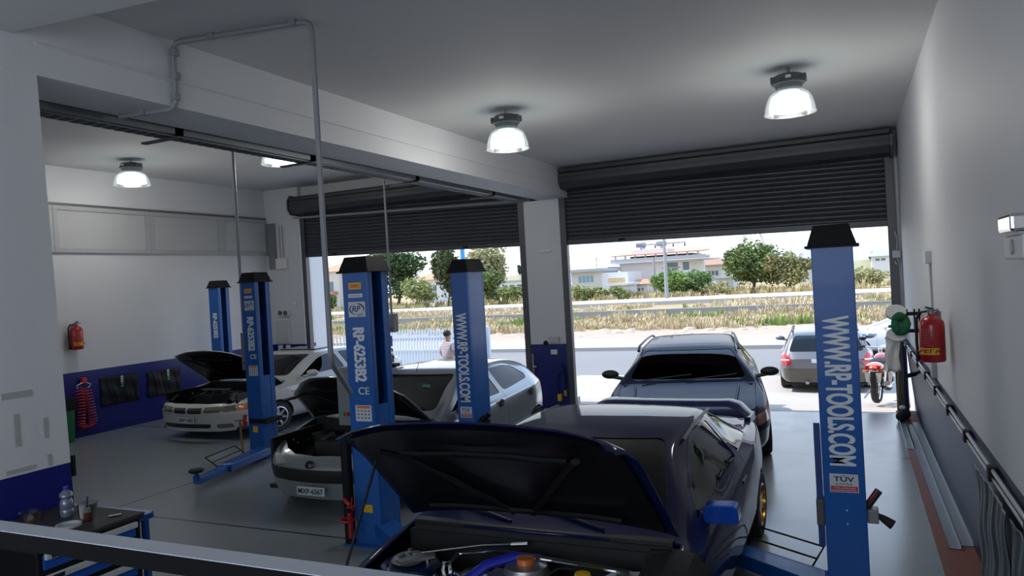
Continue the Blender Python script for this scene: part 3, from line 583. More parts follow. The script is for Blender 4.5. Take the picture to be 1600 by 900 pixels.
def build_car(S, loc, rz, label, cat):
    T = empty(S['name'], loc, rz, label=label, cat=cat)
    V, F = car_surface(S)
    me0 = bpy.data.meshes.new('n'); me0.from_pydata([tuple(v) for v in V], [], F); me0.update()
    bm = bmesh.new(); bm.from_mesh(me0); bmesh.ops.recalc_face_normals(bm, faces=bm.faces); bm.normal_update()
    # want outward: check the roof vertex
    top = max(bm.verts, key=lambda v: v.co.z); flip = top.normal.z < 0
    if flip: bmesh.ops.reverse_faces(bm, faces=bm.faces); bm.normal_update()
    bm.faces.ensure_lookup_table(); F = [tuple(v.index for v in f.verts) for f in bm.faces]; N = [v.normal.copy() for v in bm.verts]; bm.free()
    outer = shell_mesh(V, F, N, 0, .014); thin = shell_mesh(V, F, N, .005, .011); lens = shell_mesh(V, F, N, -.002, .02)
    paint = S['paint']; body = outer
    def put(name, me, m, parent=T, smooth=True, xf=None):
        me = me.copy()
        if xf is not None: me.transform(xf)
        me.transform(KM); return link(name, me, m, parent, smooth=smooth)
    # openings
    cuts = []
    for name, poly, axis, h0, h1, m in S['glass']: cuts.append((name, cutter(poly, h0, h1, axis), m))
    doors = []
    for name, poly, side in S['doors']:
        x0, x1 = (.3, 2) if side > 0 else (-2, -.3)
        c = cutter(poly, x0, x1, 'x'); d = boolop(outer, cutter(inset(poly, .004), x0, x1, 'x'), 'INTERSECT'); body = boolop(body, c, 'DIFFERENCE'); doors.append([name, d, side])
    for name, c, m in cuts:
        body = boolop(body, c, 'DIFFERENCE')
        if m is None: continue
        g = boolop(thin if m.name.startswith('glass') else lens, c, 'INTERSECT')
        if len(g.polygons): put(name, g, m)
        for d in doors: d[1] = boolop(d[1], c, 'DIFFERENCE')
    for name, poly, axis, h0, h1, m in S['lamps']:
        c = cutter(poly, h0, h1, axis); g = boolop(lens, c, 'INTERSECT'); body = boolop(body, c, 'DIFFERENCE')
        if len(g.polygons): put(name, g, m)
    for y in S['axles']:
        c = cutter([(y+S['arch']*math.cos(a*PI/16), S['wr_']+S['arch']*math.sin(a*PI/16)) for a in range(32)], -2, 2, 'x')
        body = boolop(body, c, 'DIFFERENCE')
        for d in doors: d[1] = boolop(d[1], c, 'DIFFERENCE')
    hood = None
    if 'hood' in S:
        poly = S['hood']['poly']; c = cutter(poly, S['hood'].get('z0', .55), 1.25, 'z'); hood = boolop(outer, cutter(inset(poly, .004), S['hood'].get('z0', .55), 1.25, 'z'), 'INTERSECT'); body = boolop(body, c, 'DIFFERENCE')
    for name, poly, axis, h0, h1, m in S.get('panels', []):
        c = cutter(poly, h0, h1, axis); g = boolop(body, c, 'INTERSECT'); body = boolop(body, c, 'DIFFERENCE')
        if len(g.polygons): put(name, g, m)
    for d in doors: put(d[0], d[1], paint)
    put('body', body, paint)
    if hood is not None:
        hd = S['hood']; hy, hz = hd['hinge']; a = hd.get('angle', 0)
        X = Matrix.Translation((0, hy, hz)) @ Matrix.Rotation(-a, 4, 'X') @ Matrix.Translation((0, -hy, -hz))
        ho = put('hood', hood, paint, xf=X)
        if a:
            # inner liner of the lifted hood, just under the skin, with stamped ribs
            pl = inset(hd['poly'], .05); inn = boolop(shell_mesh(V, F, N, .02, .035), cutter(pl, .55, 1.25, 'z'), 'INTERSECT')
            inn = inn.copy(); inn.transform(X); inn.transform(KM); link('hood_liner', inn, hd.get('liner', mat('hood_underside', (.006, .006, .008), .35)), ho, smooth=True)
            rb = MB(); ys_ = [p[1] for p in pl]; y0, y1 = min(ys_), max(ys_); xs_ = max(p[0] for p in pl)
            for (a0, b0) in (((-xs_*.7, y0+.15), (-.05, y1-.12)), ((xs_*.7, y0+.15), (.05, y1-.12)), ((-xs_*.75, y1-.15), (xs_*.75, y1-.15)), ((-xs_*.6, y0+.22), (xs_*.6, y0+.22))):
                def zz(x, y): return min(v.z for v in V if abs(v.x-x) < .12 and abs(v.y-y) < .12 and v.z > .5) if any(abs(v.x-x) < .12 and abs(v.y-y) < .12 and v.z > .5 for v in V) else hz
                pts = [(a0[0]+(b0[0]-a0[0])*t/6, a0[1]+(b0[1]-a0[1])*t/6) for t in range(7)]
                rb.tube([(p[0], p[1], zz(*p)-.05) for p in pts], .02, 6)
            r_ = rb.mesh(); r_.transform(X); r_.transform(KM); link('hood_rib', r_, hd.get('liner', mat('hood_underside', (.006, .006, .008), .35)), ho, smooth=True)
    # floor pan, wells, cabin
    D = mat('car_underside', (.012, .012, .012), .7); I = S.get('trim', mat('car_interior', (.03, .032, .036), .7)); w2 = S['W']/2
    ay, by = S['axles']; r = S['arch']; cy0, cy1 = S['cabin']
    fl = MB().box((-w2*.86, .25, .20), (w2*.86, S['L']-.25, .25)); fl.box((-w2*.82, cy0-.06, .25), (w2*.82, cy0, S['cowl'])); 
    for y in (ay, by):
        for s in (-1, 1):
            arc = [(y+(r+.01)*math.cos(a*PI/12), S['wr_']+(r+.01)*math.sin(a*PI/12)) for a in range(13)]
            vs = [(s*w2*.56, p, q) for p, q in arc]+[(s*w2*.955, p, q) for p, q in arc]; fl.add(vs, [(i, i+1, i+14, i+13) for i in range(12)]+[tuple(range(13))])
    o = fl.mesh(); o.transform(KM); link('floor_pan', o, D, T)
    inn = MB(); inn.box((-w2*.80, cy0, .25), (w2*.80, cy0+.35, S['cowl']-.06)); inn.box((-w2*.80, cy0+.30, .30), (w2*.80, cy1, .34))
    o = inn.mesh(); o.transform(KM); link('dashboard', o, I, T)
    for (sx, sy) in ((-.37, cy0+1.0), (.37, cy0+1.0)):
        st = MB().box((sx-.24, sy-.25, .34), (sx+.24, sy+.25, .55)); st.add([(sx-.23, sy+.20, .5), (sx+.23, sy+.20, .5), (sx+.23, sy+.34, .5), (sx-.23, sy+.34, .5), (sx-.20, sy+.38, 1.02), (sx+.20, sy+.38, 1.02), (sx+.20, sy+.47, 1.02), (sx-.20, sy+.47, 1.02)], [(3,2,1,0), (4,5,6,7), (0,1,5,4), (1,2,6,5), (2,3,7,6), (3,0,4,7)])
        st.box((sx-.12, sy+.38, 1.02), (sx+.12, sy+.46, 1.20)); o = st.mesh(); o.transform(KM); link('front_seat', o, I, T, bevel=.03)
    rs = MB().box((-.6, cy0+1.75, .34), (.6, cy0+2.1, .58)).box((-.6, cy0+2.05, .5), (.6, cy0+2.2, .95)); o = rs.mesh(); o.transform(KM); link('rear_seat', o, I, T, bevel=.03)
    sx = S.get('wheel_side', .37); sc = Vector((sx, cy0+.50, S['cowl']-.06)); M = Matrix.Translation(sc) @ Matrix.Rotation(math.radians(65), 4, 'X')
    sw_ = MB().tube([M @ Vector((.19*math.cos(t*PI/12), .19*math.sin(t*PI/12), 0)) for t in range(25)], .015, 8); sw_.tube([M @ Vector((-.18,0,0)), M @ Vector((.18,0,0))], .022, 6); o = sw_.mesh(); o.transform(KM); link('steering_wheel', o, BLACKP, T, smooth=True)
    for (y, nm) in ((ay, 'f'), (by, 'r')):
        for s in (-1, 1): make_wheel(T, s*(w2-.105), y, S['wr_'], .195, s, S['rim'], S['spokes'])
    for s in (-1, 1):   # mirrors
        my, mz = S['mirror']; x = s*w2*.92
        mm = MB()
        if S.get('box_mirror'):
            mm.prism(rounded([(x-s*.02, mz-.08), (x+s*.165, mz-.07), (x+s*.155, mz+.055), (x-s*.01, mz+.045)], .035), my-.05, my+.05, 'y')
        else: mm.ball((x+s*.13, my+.02, mz+.03), .1, 8, (1.05, .62, .72))
        mm.tube([(x-s*.03, my-.0, mz-.04), (x+s*.09, my+.01, mz-.01)], .03, 8)
        o = mm.mesh(); o.transform(KM); link('wing_mirror', o, S.get('mirror_mat', paint), T, smooth=True, bevel=.03 if S.get('box_mirror') else 0)
    return T
def engine(T, x0, x1, y0, y1, z0, seed, extra=True):
    """generic clutter of an engine bay, car coordinates in real metres"""
    rnd = random.Random(seed)
    D = mat('bay_dark', (.010, .010, .011), .5)
    def o(mb, nm, m, sm=False, p=T): me = mb.mesh(); me.transform(KM); return link(nm, me, m, p, smooth=sm, bevel=0 if sm else .008)
    o(MB().box((x0, y0, z0-.35), (x1, y1, z0-.30)).box((x0-.03, y0, z0-.35), (x0, y1, z0+.04)).box((x1, y0, z0-.35), (x1+.03, y1, z0+.04)).box((x0, y1, z0-.3), (x1, y1+.03, z0+.08)), 'bay_panel', D)
    E_ = o(MB().box((x0*.45, y0+.18, z0-.3), (x1*.5, y1-.2, z0-.04)), 'engine_block', ENG)
    for i in range(4): k = MB(); k.tube([(x0*.4+i*.14*(x1-x0), y0+.25, z0-.05), (x0*.4+i*.14*(x1-x0), y0+.42, z0+.0), (x0*.4+i*.14*(x1-x0), y1-.3, z0-.08)], .025, 8); o(k, 'intake_pipe', ALU, True, E_)
    o(MB().box((x1*.55, y1-.42, z0-.22), (x1*.9, y1-.18, z0+.0)), 'battery', BLACKP)
    o(MB().lathe([(.08, -.1), (.09, 0), (.05, .01), (.05, .03)], 16, Matrix.Translation((x1*.72, y0+.22, z0-.03))), 'washer_tank', mat('tank_plastic', (.3,.3,.27), .4), True)
    o(MB().lathe([(.12, -.1), (.12, -.01), (.04, .0)], 18, Matrix.Translation((x0*.72, y1-.2, z0-.02))), 'strut_tower', D, True)
    o(MB().lathe([(.12, -.1), (.12, -.01), (.04, .0)], 18, Matrix.Translation((x1*.72, y1-.2+.1, z0-.02))), 'strut_tower', D, True)
    h = MB()
    for i in range(9):
        a = Vector((rnd.uniform(x0*.85, x1*.85), rnd.uniform(y0+.1, y1-.1), z0-.06)); b = a+Vector((rnd.uniform(-.35, .35), rnd.uniform(-.2, .2), rnd.uniform(-.05, .0))); c = (a+b)/2+Vector((0, 0, rnd.uniform(.02, .07)))
        h.tube([a, a.lerp(c, .6)+Vector((0,0,.02)), c, b.lerp(c, .6), b], rnd.uniform(.008, .02), 6)
    o(h, 'hose', RUBBER, True)
    b = MB()
    for i in range(16): b.ball((rnd.uniform(x0*.9, x1*.9), rnd.uniform(y0+.05, y1-.05), z0-.03), .008, 4)
    tag(o(b, 'bolt', CHROME, True), kind='stuff')
# ------------------------------------------------------------------ cars
def paint(name, col, metal=.5, rough=.28, coat=1.0):
    M = mat(name, col, rough, metal=metal, coat=coat, spec=.4); M.node_tree.nodes['Principled BSDF'].inputs['Coat IOR'].default_value = 1.4; return M
G_DARK = glass('glass_dark', (.20, .24, .25)); G_TINT = glass('glass_tint', (.70, .78, .74), .6); G_SIDE = glass('glass_side', (.06, .065, .07), .7)
LENS = mat('lens_clear', (.38, .40, .40), .12, coat=1, var=.35, vscale=14); LENS_D = mat('lens_dark', (.10, .10, .10), .12, coat=1, var=.4, vscale=14)
ORANGE = mat('lens_orange', (.62, .16, .03), .2, coat=1); TAIL = mat('lens_red', (.45, .01, .015), .18, coat=1)
BLK = mat('black_trim', (.012, .012, .013), .45)
RIM_G = mat('rim_gold', (.50, .30, .06), .25, metal=1); RIM_S = mat('rim_silver', (.42, .43, .45), .3, metal=.9)
WKEY = [(0,.66),(.04,.77),(.13,.87),(.4,.965),(.8,1.0),(3.4,1.0)]
def wk(L_): return WKEY+[(L_-.45,.975),(L_-.13,.91),(L_-.04,.84),(L_,.76)]
def carP(T, mb, nm, m, sm=False, bev=0, p=None):
    me = mb.mesh(); me.transform(KM); return link(nm, me, m, p or T, smooth=sm, bevel=bev)
def plate(T, y, z, s, tilt=0, x=0, asp=1, flip=1):
    pl = carP(T, MB().box((x-.15, y-.008, z-.05), (x+.15, y, z+.05)), 'number_plate', STK_W)
    text('lettering', s, .105, face_M((x*K, (y-.0095)*K, z), (1,0,0), (0,0,1)), BLKINK, pl, .0006, .003, fit=(.36, .065))
    return pl
# dark blue coupe, bonnet up
NAVYP = paint('navy_metallic', (.004, .008, .055), 0, .5, .5)
NAVYP.node_tree.nodes['Principled BSDF'].inputs['Specular IOR Level'].default_value = .08; NAVYP.node_tree.nodes['Principled BSDF'].inputs['Coat Roughness'].default_value = .02; NAVYP.node_tree.nodes['Principled BSDF'].inputs['Coat IOR'].default_value = 1.33
L_ = 4.34
imp = dict(name='coupe_car', L=L_, W=1.69, w=WKEY[:-1]+[(3.2,1.0),(3.8,.96),(4.1,.92),(4.28,.86),(4.34,.78)], paint=NAVYP, bow=(.16,.12), chin=.5,
    zb=[(0,.20),(4.34,.22)], zs=[(0,.56),(.1,.66),(.4,.755),(1.15,.87),(2,.90),(3,.935),(3.6,.95),(4.2,.93),(4.3,.86),(4.34,.74)],
    zt=[(0,.60),(.05,.68),(.3,.77),(.8,.88),(1.12,.945),(1.25,1.0),(1.9,1.345),(2.1,1.39),(2.45,1.405),(2.85,1.385),(3.05,1.33),(3.65,1.02),(3.8,.99),(4.2,.965),(4.3,.90),(4.34,.78)],
    wr=[(0,.62),(.3,.78),(1.1,.85),(1.3,.84),(1.9,.68),(2.6,.675),(3.0,.65),(3.65,.74),(4.34,.70)],
    dr=[(0,.02),(1.1,.025),(1.3,.035),(1.95,.06),(3.0,.06),(3.6,.02),(4.34,.02)],
    glass=[('windscreen', rounded([(-.63,1.0),(.63,1.0),(.50,1.345),(-.50,1.345)], .06), 'y', .9, 2.3, G_DARK),
           ('rear_window', rounded([(-.58,1.05),(.58,1.05),(.46,1.32),(-.46,1.32)], .06), 'y', 2.8, 4.2, G_DARK)]
      + [('side_window', rounded(p, .03), 'x', h0, h1, G_SIDE) for (h0,h1) in ((.4,1.2),(-1.2,-.4)) for p in ([(1.43,.945),(2.02,1.25),(2.16,1.295),(2.66,1.31),(2.74,.975)], [(2.84,.98),(2.76,1.31),(2.95,1.295),(3.2,1.19),(3.42,1.0)])],
    doors=[('door', rounded([(1.30,.28),(1.30,.93),(1.40,.965),(2.02,1.285),(2.16,1.325),(2.72,1.335),(2.82,.95),(2.72,.28)], .05), s) for s in (1,-1)],
    lamps=[('headlamp', [(s*.42,.52),(s*.42,.63),(s*.84,.66),(s*.84,.54)], 'y', -.4, .5, LENS) for s in (-1,1)],
    axles=(.86, 3.38), arch=.335, wr_=.305, cabin=(1.15, 3.4), cowl=.92, rim=RIM_G, spokes=6, box_mirror=True, mirror=(1.58, .97), mirror_mat=paint('mirror_blue', (.012,.10,.60), .3, .2),
    hood=dict(poly=[(-.70,.30),(-.66,.16),(-.4,.09),(0,.07),(.4,.09),(.66,.16),(.70,.30),(.73,1.16),(.4,1.10),(0,1.08),(-.4,1.10),(-.73,1.16)], hinge=(1.20,.955), angle=math.radians(63), z0=.60))
T = build_car(imp, (-2.80, -11.02, 0), 0.0, 'dark blue coupe with bonnet up, gold wheels and a rear wing, nearest the camera', 'car')
wg = MB()
prof = [(-.15, 0), (-.06, .035), (.10, .04), (.15, .025), (.0, -.015)]
ws = []
for x in [-.70+i*.70*2/16 for i in range(17)]: ws.append(x)
vs = [(x, 4.08+p+.05*(x/.7)**2, 1.115+q-.16*max(0, (abs(x)-.56)/.14)**1.5) for x in ws for p, q in prof]; n = 5
wg.add(vs, [(i*n+k, i*n+(k+1)%n, (i+1)*n+(k+1)%n, (i+1)*n+k) for i in range(16) for k in range(n)]+[tuple(range(n)), tuple(16*n+k for k in reversed(range(n)))])
for s in (-1, 1): wg.prism([(3.94, .93), (4.28, .91), (4.26, 1.0), (3.98, 1.0)], s*.69-.03, s*.69+.02, 'x')
carP(T, wg, 'rear_wing', NAVYP, True)
for s in (-1, 1):
    carP(T, MB().tube([(s*.745, 3.0, .80), (s*.745, 3.0, .80)], .01) if 0 else MB().box((s*.825-.012, 2.52, .80), (s*.825+.012, 2.68, .835)), 'door_handle', BLK, bev=.006)
    carP(T, MB().tube([(s*.585, 1.98, 1.325), (s*.575, 2.4, 1.355), (s*.56, 2.95, 1.335)], .012, 6), 'roof_gutter', BLK, True)
wp = MB()
for s in (-1, 1): wp.tube([(s*.25+.1, 1.16, .965), (s*.25-.35, 1.30, 1.04)], .009, 6)
carP(T, wp, 'wiper', BLK); carP(T, MB().box((-.70, 1.10, .915), (.70, 1.16, .945)), 'cowl_grille', BLK)
# engine bay contents
D = mat('bay_dark', (.010, .010, .011), .5); BAYB = paint('bay_blue', (.008, .016, .07), .3, .35)
carP(T, MB().box((-.70,.2,.40),(.70,1.1,.44)).box((-.72,1.08,.44),(.72,1.14,.88)), 'firewall', D)
carP(T, MB().box((-.72,.15,.42),(-.60,1.12,.70)).box((.60,.15,.42),(.72,1.12,.70)), 'inner_wing', BAYB)
for s in (-1, 1):
    st = carP(T, MB().lathe([(.17,.50),(.165,.76),(.14,.80),(.05,.805)], 28, Matrix.Translation((s*.55,.80,0))), 'strut_tower', BAYB, True)
    carP(T, MB().lathe([(.075,.805),(.09,.82),(.075,.84),(.05,.835),(.04,.815)], 24, Matrix.Translation((s*.55,.80,0))).lathe([(.02,.8),(.02,.86),(.01,.865)], 10, Matrix.Translation((s*.55,.80,0))), 'strut_mount', ALU, True, p=st)
    for a in range(3): carP(T, MB().lathe([(.012,.80),(.012,.835)], 6, Matrix.Translation((s*.55+.11*math.cos(a*2.1), .80+.11*math.sin(a*2.1), 0))), 'mount_bolt', CHROME, p=st)
eb = carP(T, MB().box((-.36,.28,.46),(.36,.92,.66)).box((-.55,.45,.5),(-.36,.8,.62)).box((.36,.45,.5),(.55,.8,.62)), 'engine_block', ENG, bev=.02)
k = MB()
for s in (-1, 1):
    for yy in (.45, .62, .79): k.tube([(s*.08,yy,.78), (s*.22,yy,.77), (s*.34,yy+.02,.70), (s*.36,yy+.02,.62)], .028, 8)
k.box((-.10,.40,.72),(.10,.86,.80)); carP(T, k, 'intake_manifold', ALU, True, p=eb)
carP(T, MB().tube([(-.26,.66,.70),(-.12,.80,.84),(-.02,.90,.86),(.10,.94,.84)], .030, 10), 'blue_hose', mat('hose_blue', (.02,.03,.42), .35), True)
carP(T, MB().tube([(-.40,.55,.70),(-.30,.86,.86),(-.14,.93,.87),(.55,.90,.84)], .013, 8), 'fuel_pipe', CHROME, True)
tk = carP(T, MB().lathe([(.10,.66),(.11,.80),(.10,.84),(.04,.85)], 18, Matrix.Translation((.06,.86,.0))), 'coolant_tank', ALU, True)
carP(T, MB().lathe([(.045,.85),(.045,.885),(.03,.89)], 14, Matrix.Translation((.06,.86,0))), 'orange_cap', ORANGE, True, p=tk)
carP(T, MB().lathe([(.03,.72),(.04,.82),(.035,.86),(.01,.865)], 14, Matrix.Translation((.36,.80,0))), 'yellow_cap', YEL, True)
carP(T, MB().box((.44,.62,.60),(.62,.74,.80)), 'fuse_box', BLK, bev=.01); carP(T, MB().prism([(.44,.88),(.60,.90),(.62,.98),(.46,.94)], .80, .815, 'z'), 'white_label_card', STK_W)
carP(T, MB().tube([(-.50,.84,.85),(-.22,.96,.88),(.0,1.02,.89)], .006, 6).tube([(-.08,1.0,.885),(.0,1.02,.89)], .013, 8), 'ratchet_handle', CHROME, True)
carP(T, MB().prism([(-.56,.70),(-.52,.68),(-.40,.80),(-.42,.84),(-.47,.83)], .845, .862, 'z'), 'bracket', ALU)
carP(T, MB().lathe([(.07,.74),(.08,.78),(.05,.80),(.05,.82)], 18, Matrix.Translation((-.30,.72,0))).tube([(-.31,.72,.82),(-.30,.72,.88),(-.27,.72,.88),(-.27,.72,.80)], .010, 6), 'turbo_actuator', CHROME, True)
rnd = random.Random(5); h = MB()
for i in range(16):
    a = Vector((rnd.uniform(-.5,.5), rnd.uniform(.35,.95), .74)); b = a+Vector((rnd.uniform(-.3,.3), rnd.uniform(-.2,.2), rnd.uniform(-.04,.04))); c = (a+b)/2+Vector((0,0,rnd.uniform(.02,.08)))
    h.tube([a, a.lerp(c,.5)+Vector((0,0,.015)), c, b.lerp(c,.5)+Vector((0,0,.015)), b], rnd.uniform(.006,.018), 6)
carP(T, h, 'hose_bundle', RUBBER, True)
b = MB()
for i in range(40): b.ball((rnd.uniform(-.6,.6), rnd.uniform(.3,1.05), rnd.uniform(.70,.80)), .007, 4)
tag(carP(T, b, 'bolt', CHROME), kind='stuff')
# prop rod and black cover on the near wing
a_ = math.radians(63); tip = (-.60, 1.20-.85*math.cos(a_)-.12, .955+.85*math.sin(a_)-.10)
carP(T, MB().tube([(-.60,.22,.68), (-.63, tip[1]+.02, tip[2]-.05)], .008, 6), 'bonnet_prop', BLK)
cv = MB(); vs = []
for i in range(9):
    t = i/8; y = .35+.75*t
    for (dx, z) in ((.60,.0),(.70,.015),(.80,.0),(.865,-.10),(.875,-.30)): vs.append((dx, y, .735+.16*t+z+.008*math.sin(i*2.1+dx*9)))
cv.add(vs, [(i*5+j, i*5+j+1, (i+1)*5+j+1, (i+1)*5+j) for i in range(8) for j in range(4)])
wc = cv.mesh(); wc.transform(KM); o = bpy.data.objects.new('wing_cover', wc); C.objects.link(o); wc.materials.append(RUBBER); md = o.modifiers.new('s', 'SOLIDIFY'); md.thickness = .008; md.offset = 1
tag(o, 'black protective mat laid over the wing of the dark blue coupe', 'wing cover'); o.location = (-2.80, -11.02, 0.004)

# silver hatchback, bonnet up
SILV = paint('silver_metallic', (.33, .36, .38), .55, .3); L_ = 3.835
h206 = dict(name='hatchback_car', L=L_, W=1.652, w=[(0,.58),(.04,.71),(.13,.82),(.4,.94),(.8,1.0),(3.2,1.0),(3.5,.95),(3.7,.88),(3.79,.80),(3.835,.7)], paint=SILV, bow=(.24,.14), chin=.5,
    zb=[(0,.20),(L_,.24)], zs=[(0,.58),(.12,.67),(.4,.78),(.95,.88),(2,.93),(3.0,.98),(3.5,1.0),(3.75,.92),(L_,.76)],
    zt=[(0,.61),(.05,.68),(.3,.80),(.7,.90),(.95,.96),(1.1,1.04),(1.7,1.35),(2.0,1.415),(2.3,1.43),(2.8,1.42),(3.2,1.37),(3.45,1.27),(3.68,1.05),(3.78,.95),(L_,.82)],
    wr=[(0,.55),(.3,.74),(.9,.84),(1.1,.84),(1.75,.68),(2.5,.68),(3.2,.64),(3.6,.70),(L_,.66)], dr=[(0,.02),(1.0,.03),(1.75,.07),(3.2,.07),(3.6,.03),(L_,.02)],
    glass=[('windscreen', rounded([(-.63,1.0),(.63,1.0),(.50,1.36),(-.50,1.36)], .07), 'y', .8, 2.1, G_DARK), ('rear_window', rounded([(-.5,1.08),(.5,1.08),(.44,1.34),(-.44,1.34)], .06), 'y', 3.2, 4.2, G_DARK)]
      + [('side_window', rounded(p, r), 'x', h0, h1, G_SIDE) for (h0,h1) in ((.4,1.2),(-1.2,-.4)) for p, r in (([(1.22,.955),(1.80,1.245),(2.0,1.31),(2.26,1.335),(2.32,.985)], .03), ([(2.42,.995),(2.36,1.335),(2.75,1.325),(3.02,1.27),(3.18,1.12),(3.12,1.06)], .08))],
    doors=[(nm, rounded(p, .05), s) for s in (1,-1) for nm, p in (('front_door', [(1.12,.28),(1.10,.90),(1.22,.99),(1.80,1.285),(2.0,1.345),(2.31,1.37),(2.37,.95),(2.36,.28)]), ('rear_door', [(2.38,.28),(2.40,.97),(2.33,1.37),(2.75,1.36),(3.05,1.31),(3.24,1.14),(3.20,.95),(2.98,.72),(2.85,.50),(2.80,.28)]))],
    lamps=[('headlamp', [(s*.30,.575),(s*.34,.64),(s*.62,.74),(s*.80,.78),(s*.80,.66),(s*.62,.585)], 'y', -.3, .62, LENS) for s in (-1,1)]
        + [('tail_lamp', rounded([(3.46,.86),(3.50,1.0),(3.60,1.06),(3.9,1.04),(3.9,.84)], .03), 'x', h0, h1, TAIL) for (h0,h1) in ((.42,1),(-1,-.42))],
    panels=[('bumper_band', [(-1,.40),(1,.40),(1,.555),(-1,.555)], 'y', -.5, .42, BLK)],
    axles=(.77, 3.21), arch=.315, wr_=.285, cabin=(1.0, 3.2), cowl=.93, rim=RIM_S, spokes=8, mirror=(1.35,.98), mirror_mat=BLK,
    hood=dict(poly=[(-.64,.42),(-.42,.20),(-.25,.10),(0,.07),(.25,.10),(.42,.20),(.64,.42),(.72,.98),(.4,.90),(0,.88),(-.4,.90),(-.72,.98)], hinge=(.95,.93), angle=math.radians(62), z0=.62))
T = build_car(h206, (-6.62, -7.25, 0), .0, 'silver five door hatchback with bonnet up and a black bumper band', 'car')
engine(T, -.62, .62, .22, .95, .80, 3)
plate(T, -.012, .315, 'MXP-6567')
carP(T, MB().lathe([(.045,0),(.047,.012),(.035,.02)], 24, face_M((0, -.005, .62), (1,0,0), (0,.25,1))), 'front_badge', mat('badge_dark', (.06,.06,.065), .25, metal=.8), True)
carP(T, MB().box((.28,1.46,1.17),(.37,1.465,1.27), ), 'windscreen_sticker', mat('sticker_green', (.25,.55,.42), .5))
for s in (-1, 1):
    for y in (2.20, 3.03): carP(T, MB().lathe([(.055,0),(.055,.01),(.035,.012)], 20, face_M((s*.822, y, .86), (0,s,0), (0,0,1))), 'door_handle', BLK, True)
carP(T, MB().tube([(-.45,1.0,.985),(.05,1.12,1.05)], .008, 6).tube([(.05,1.0,.985),(.5,1.12,1.04)], .008, 6), 'wiper', BLK)
carP(T, MB().tube([(.0,1.80,1.385),(.0,1.86,1.50)], .004, 5), 'aerial', BLK)

# white saloon, bonnet up
WHT = paint('white_paint', (.50, .51, .49), .0, .35); L_ = 4.49
ks = dict(L=L_, W=1.70, w=wk(L_), bow=(.20,.14), chin=.5, zb=[(0,.20),(L_,.24)],
    zs=[(0,.58),(.1,.66),(.4,.76),(1.15,.88),(2,.91),(3.3,.95),(4.3,.93),(L_,.74)],
    zt=[(0,.60),(.05,.68),(.3,.77),(.8,.87),(1.15,.95),(1.3,1.02),(1.95,1.33),(2.2,1.385),(2.6,1.395),(3.05,1.37),(3.25,1.32),(3.8,1.04),(3.95,1.01),(4.35,.98),(L_,.78)],
    wr=[(0,.62),(.3,.78),(1.1,.85),(1.3,.84),(1.95,.68),(3.1,.66),(3.8,.74),(L_,.7)], dr=[(0,.02),(1.15,.03),(1.95,.06),(3.1,.06),(3.8,.02),(L_,.02)])
rov = dict(ks, name='saloon_car', paint=WHT,
    glass=[('windscreen', rounded([(-.64,1.0),(.64,1.0),(.51,1.335),(-.51,1.335)], .06), 'y', .9, 2.4, G_DARK), ('rear_window', rounded([(-.58,1.07),(.58,1.07),(.46,1.32),(-.46,1.32)], .06), 'y', 2.9, 4.3, G_DARK)]
      + [('side_window', rounded(p, .03), 'x', h0, h1, G_SIDE) for (h0,h1) in ((.4,1.2),(-1.2,-.4)) for p in ([(1.46,.95),(2.06,1.24),(2.24,1.295),(2.50,1.31),(2.55,.98)], [(2.66,.985),(2.61,1.31),(3.0,1.295),(3.3,1.17),(3.45,1.02)])],
    doors=[(nm, rounded(p, .05), s) for s in (1,-1) for nm, p in (('front_door', [(1.36,.28),(1.34,.90),(1.46,.98),(2.06,1.275),(2.24,1.325),(2.56,1.34),(2.60,.95),(2.60,.28)]), ('rear_door', [(2.62,.28),(2.62,.96),(2.58,1.34),(3.0,1.325),(3.34,1.19),(3.50,.98),(3.30,.70),(3.14,.5),(3.10,.28)]))],
    lamps=[('headlamp', [(s*.30,.545),(s*.30,.645),(s*.70,.665),(s*.70,.555)], 'y', -.4, .5, mat('lens_aged', (.15,.145,.11), .2, coat=.6, var=.3, vscale=12)) for s in (-1,1)]+[('indicator', [(s*.705,.555),(s*.705,.665),(s*.90,.68),(s*.90,.57)], 'y', -.4, .45, ORANGE) for s in (-1,1)],
    panels=[('grille', rounded([(s*.015,.53),(s*.015,.635),(s*.27,.635),(s*.25,.53)], .02), 'y', -.4, .3, mat('grille_dark', (.03,.03,.03), .35)) for s in (-1,1)]+[('air_intake', rounded([(-.52,.26),(-.55,.34),(.38,.34),(.36,.26)], .03), 'y', -.4, .4, BLK)]+[('fog_lamp', rounded([(.46,.26),(.46,.34),(.66,.34),(.66,.26)], .03), 'y', -.4, .4, LENS_D)],
    axles=(.88, 3.50), arch=.325, wr_=.295, cabin=(1.2, 3.5), cowl=.93, rim=RIM_S, spokes=7, mirror=(1.55,.98),
    hood=dict(poly=[(-.70,.36),(-.62,.20),(-.3,.10),(0,.08),(.3,.10),(.62,.20),(.70,.36),(.74,1.18),(.4,1.11),(0,1.09),(-.4,1.11),(-.74,1.18)], hinge=(1.15,.93), angle=math.radians(54), z0=.66))
T = build_car(rov, (-12.02, -4.22, 0), .0, 'white four door saloon with bonnet up, parked nearest the left wall', 'car')
engine(T, -.66, .66, .25, 1.12, .82, 9)
plate(T, -.012, .42, 'XAP-1683')
for s in (-1, 1):
    carP(T, MB().box((s*.85-.012,1.15,.55),(s*.85+.014,1.34,.59)).box((s*.85-.012,1.38,.55),(s*.85+.014,2.58,.59)).box((s*.85-.012,2.64,.55),(s*.85+.014,3.1,.59)), 'side_moulding', BLK)
    carP(T, MB().box((s*.845-.01,1.18,.70),(s*.845+.008,1.27,.73)), 'side_repeater', ORANGE)
    for y in (2.42, 3.18): carP(T, MB().box((s*.835-.01,y-.09,.80),(s*.835+.015,y+.07,.83)), 'door_handle', BLK, bev=.005)
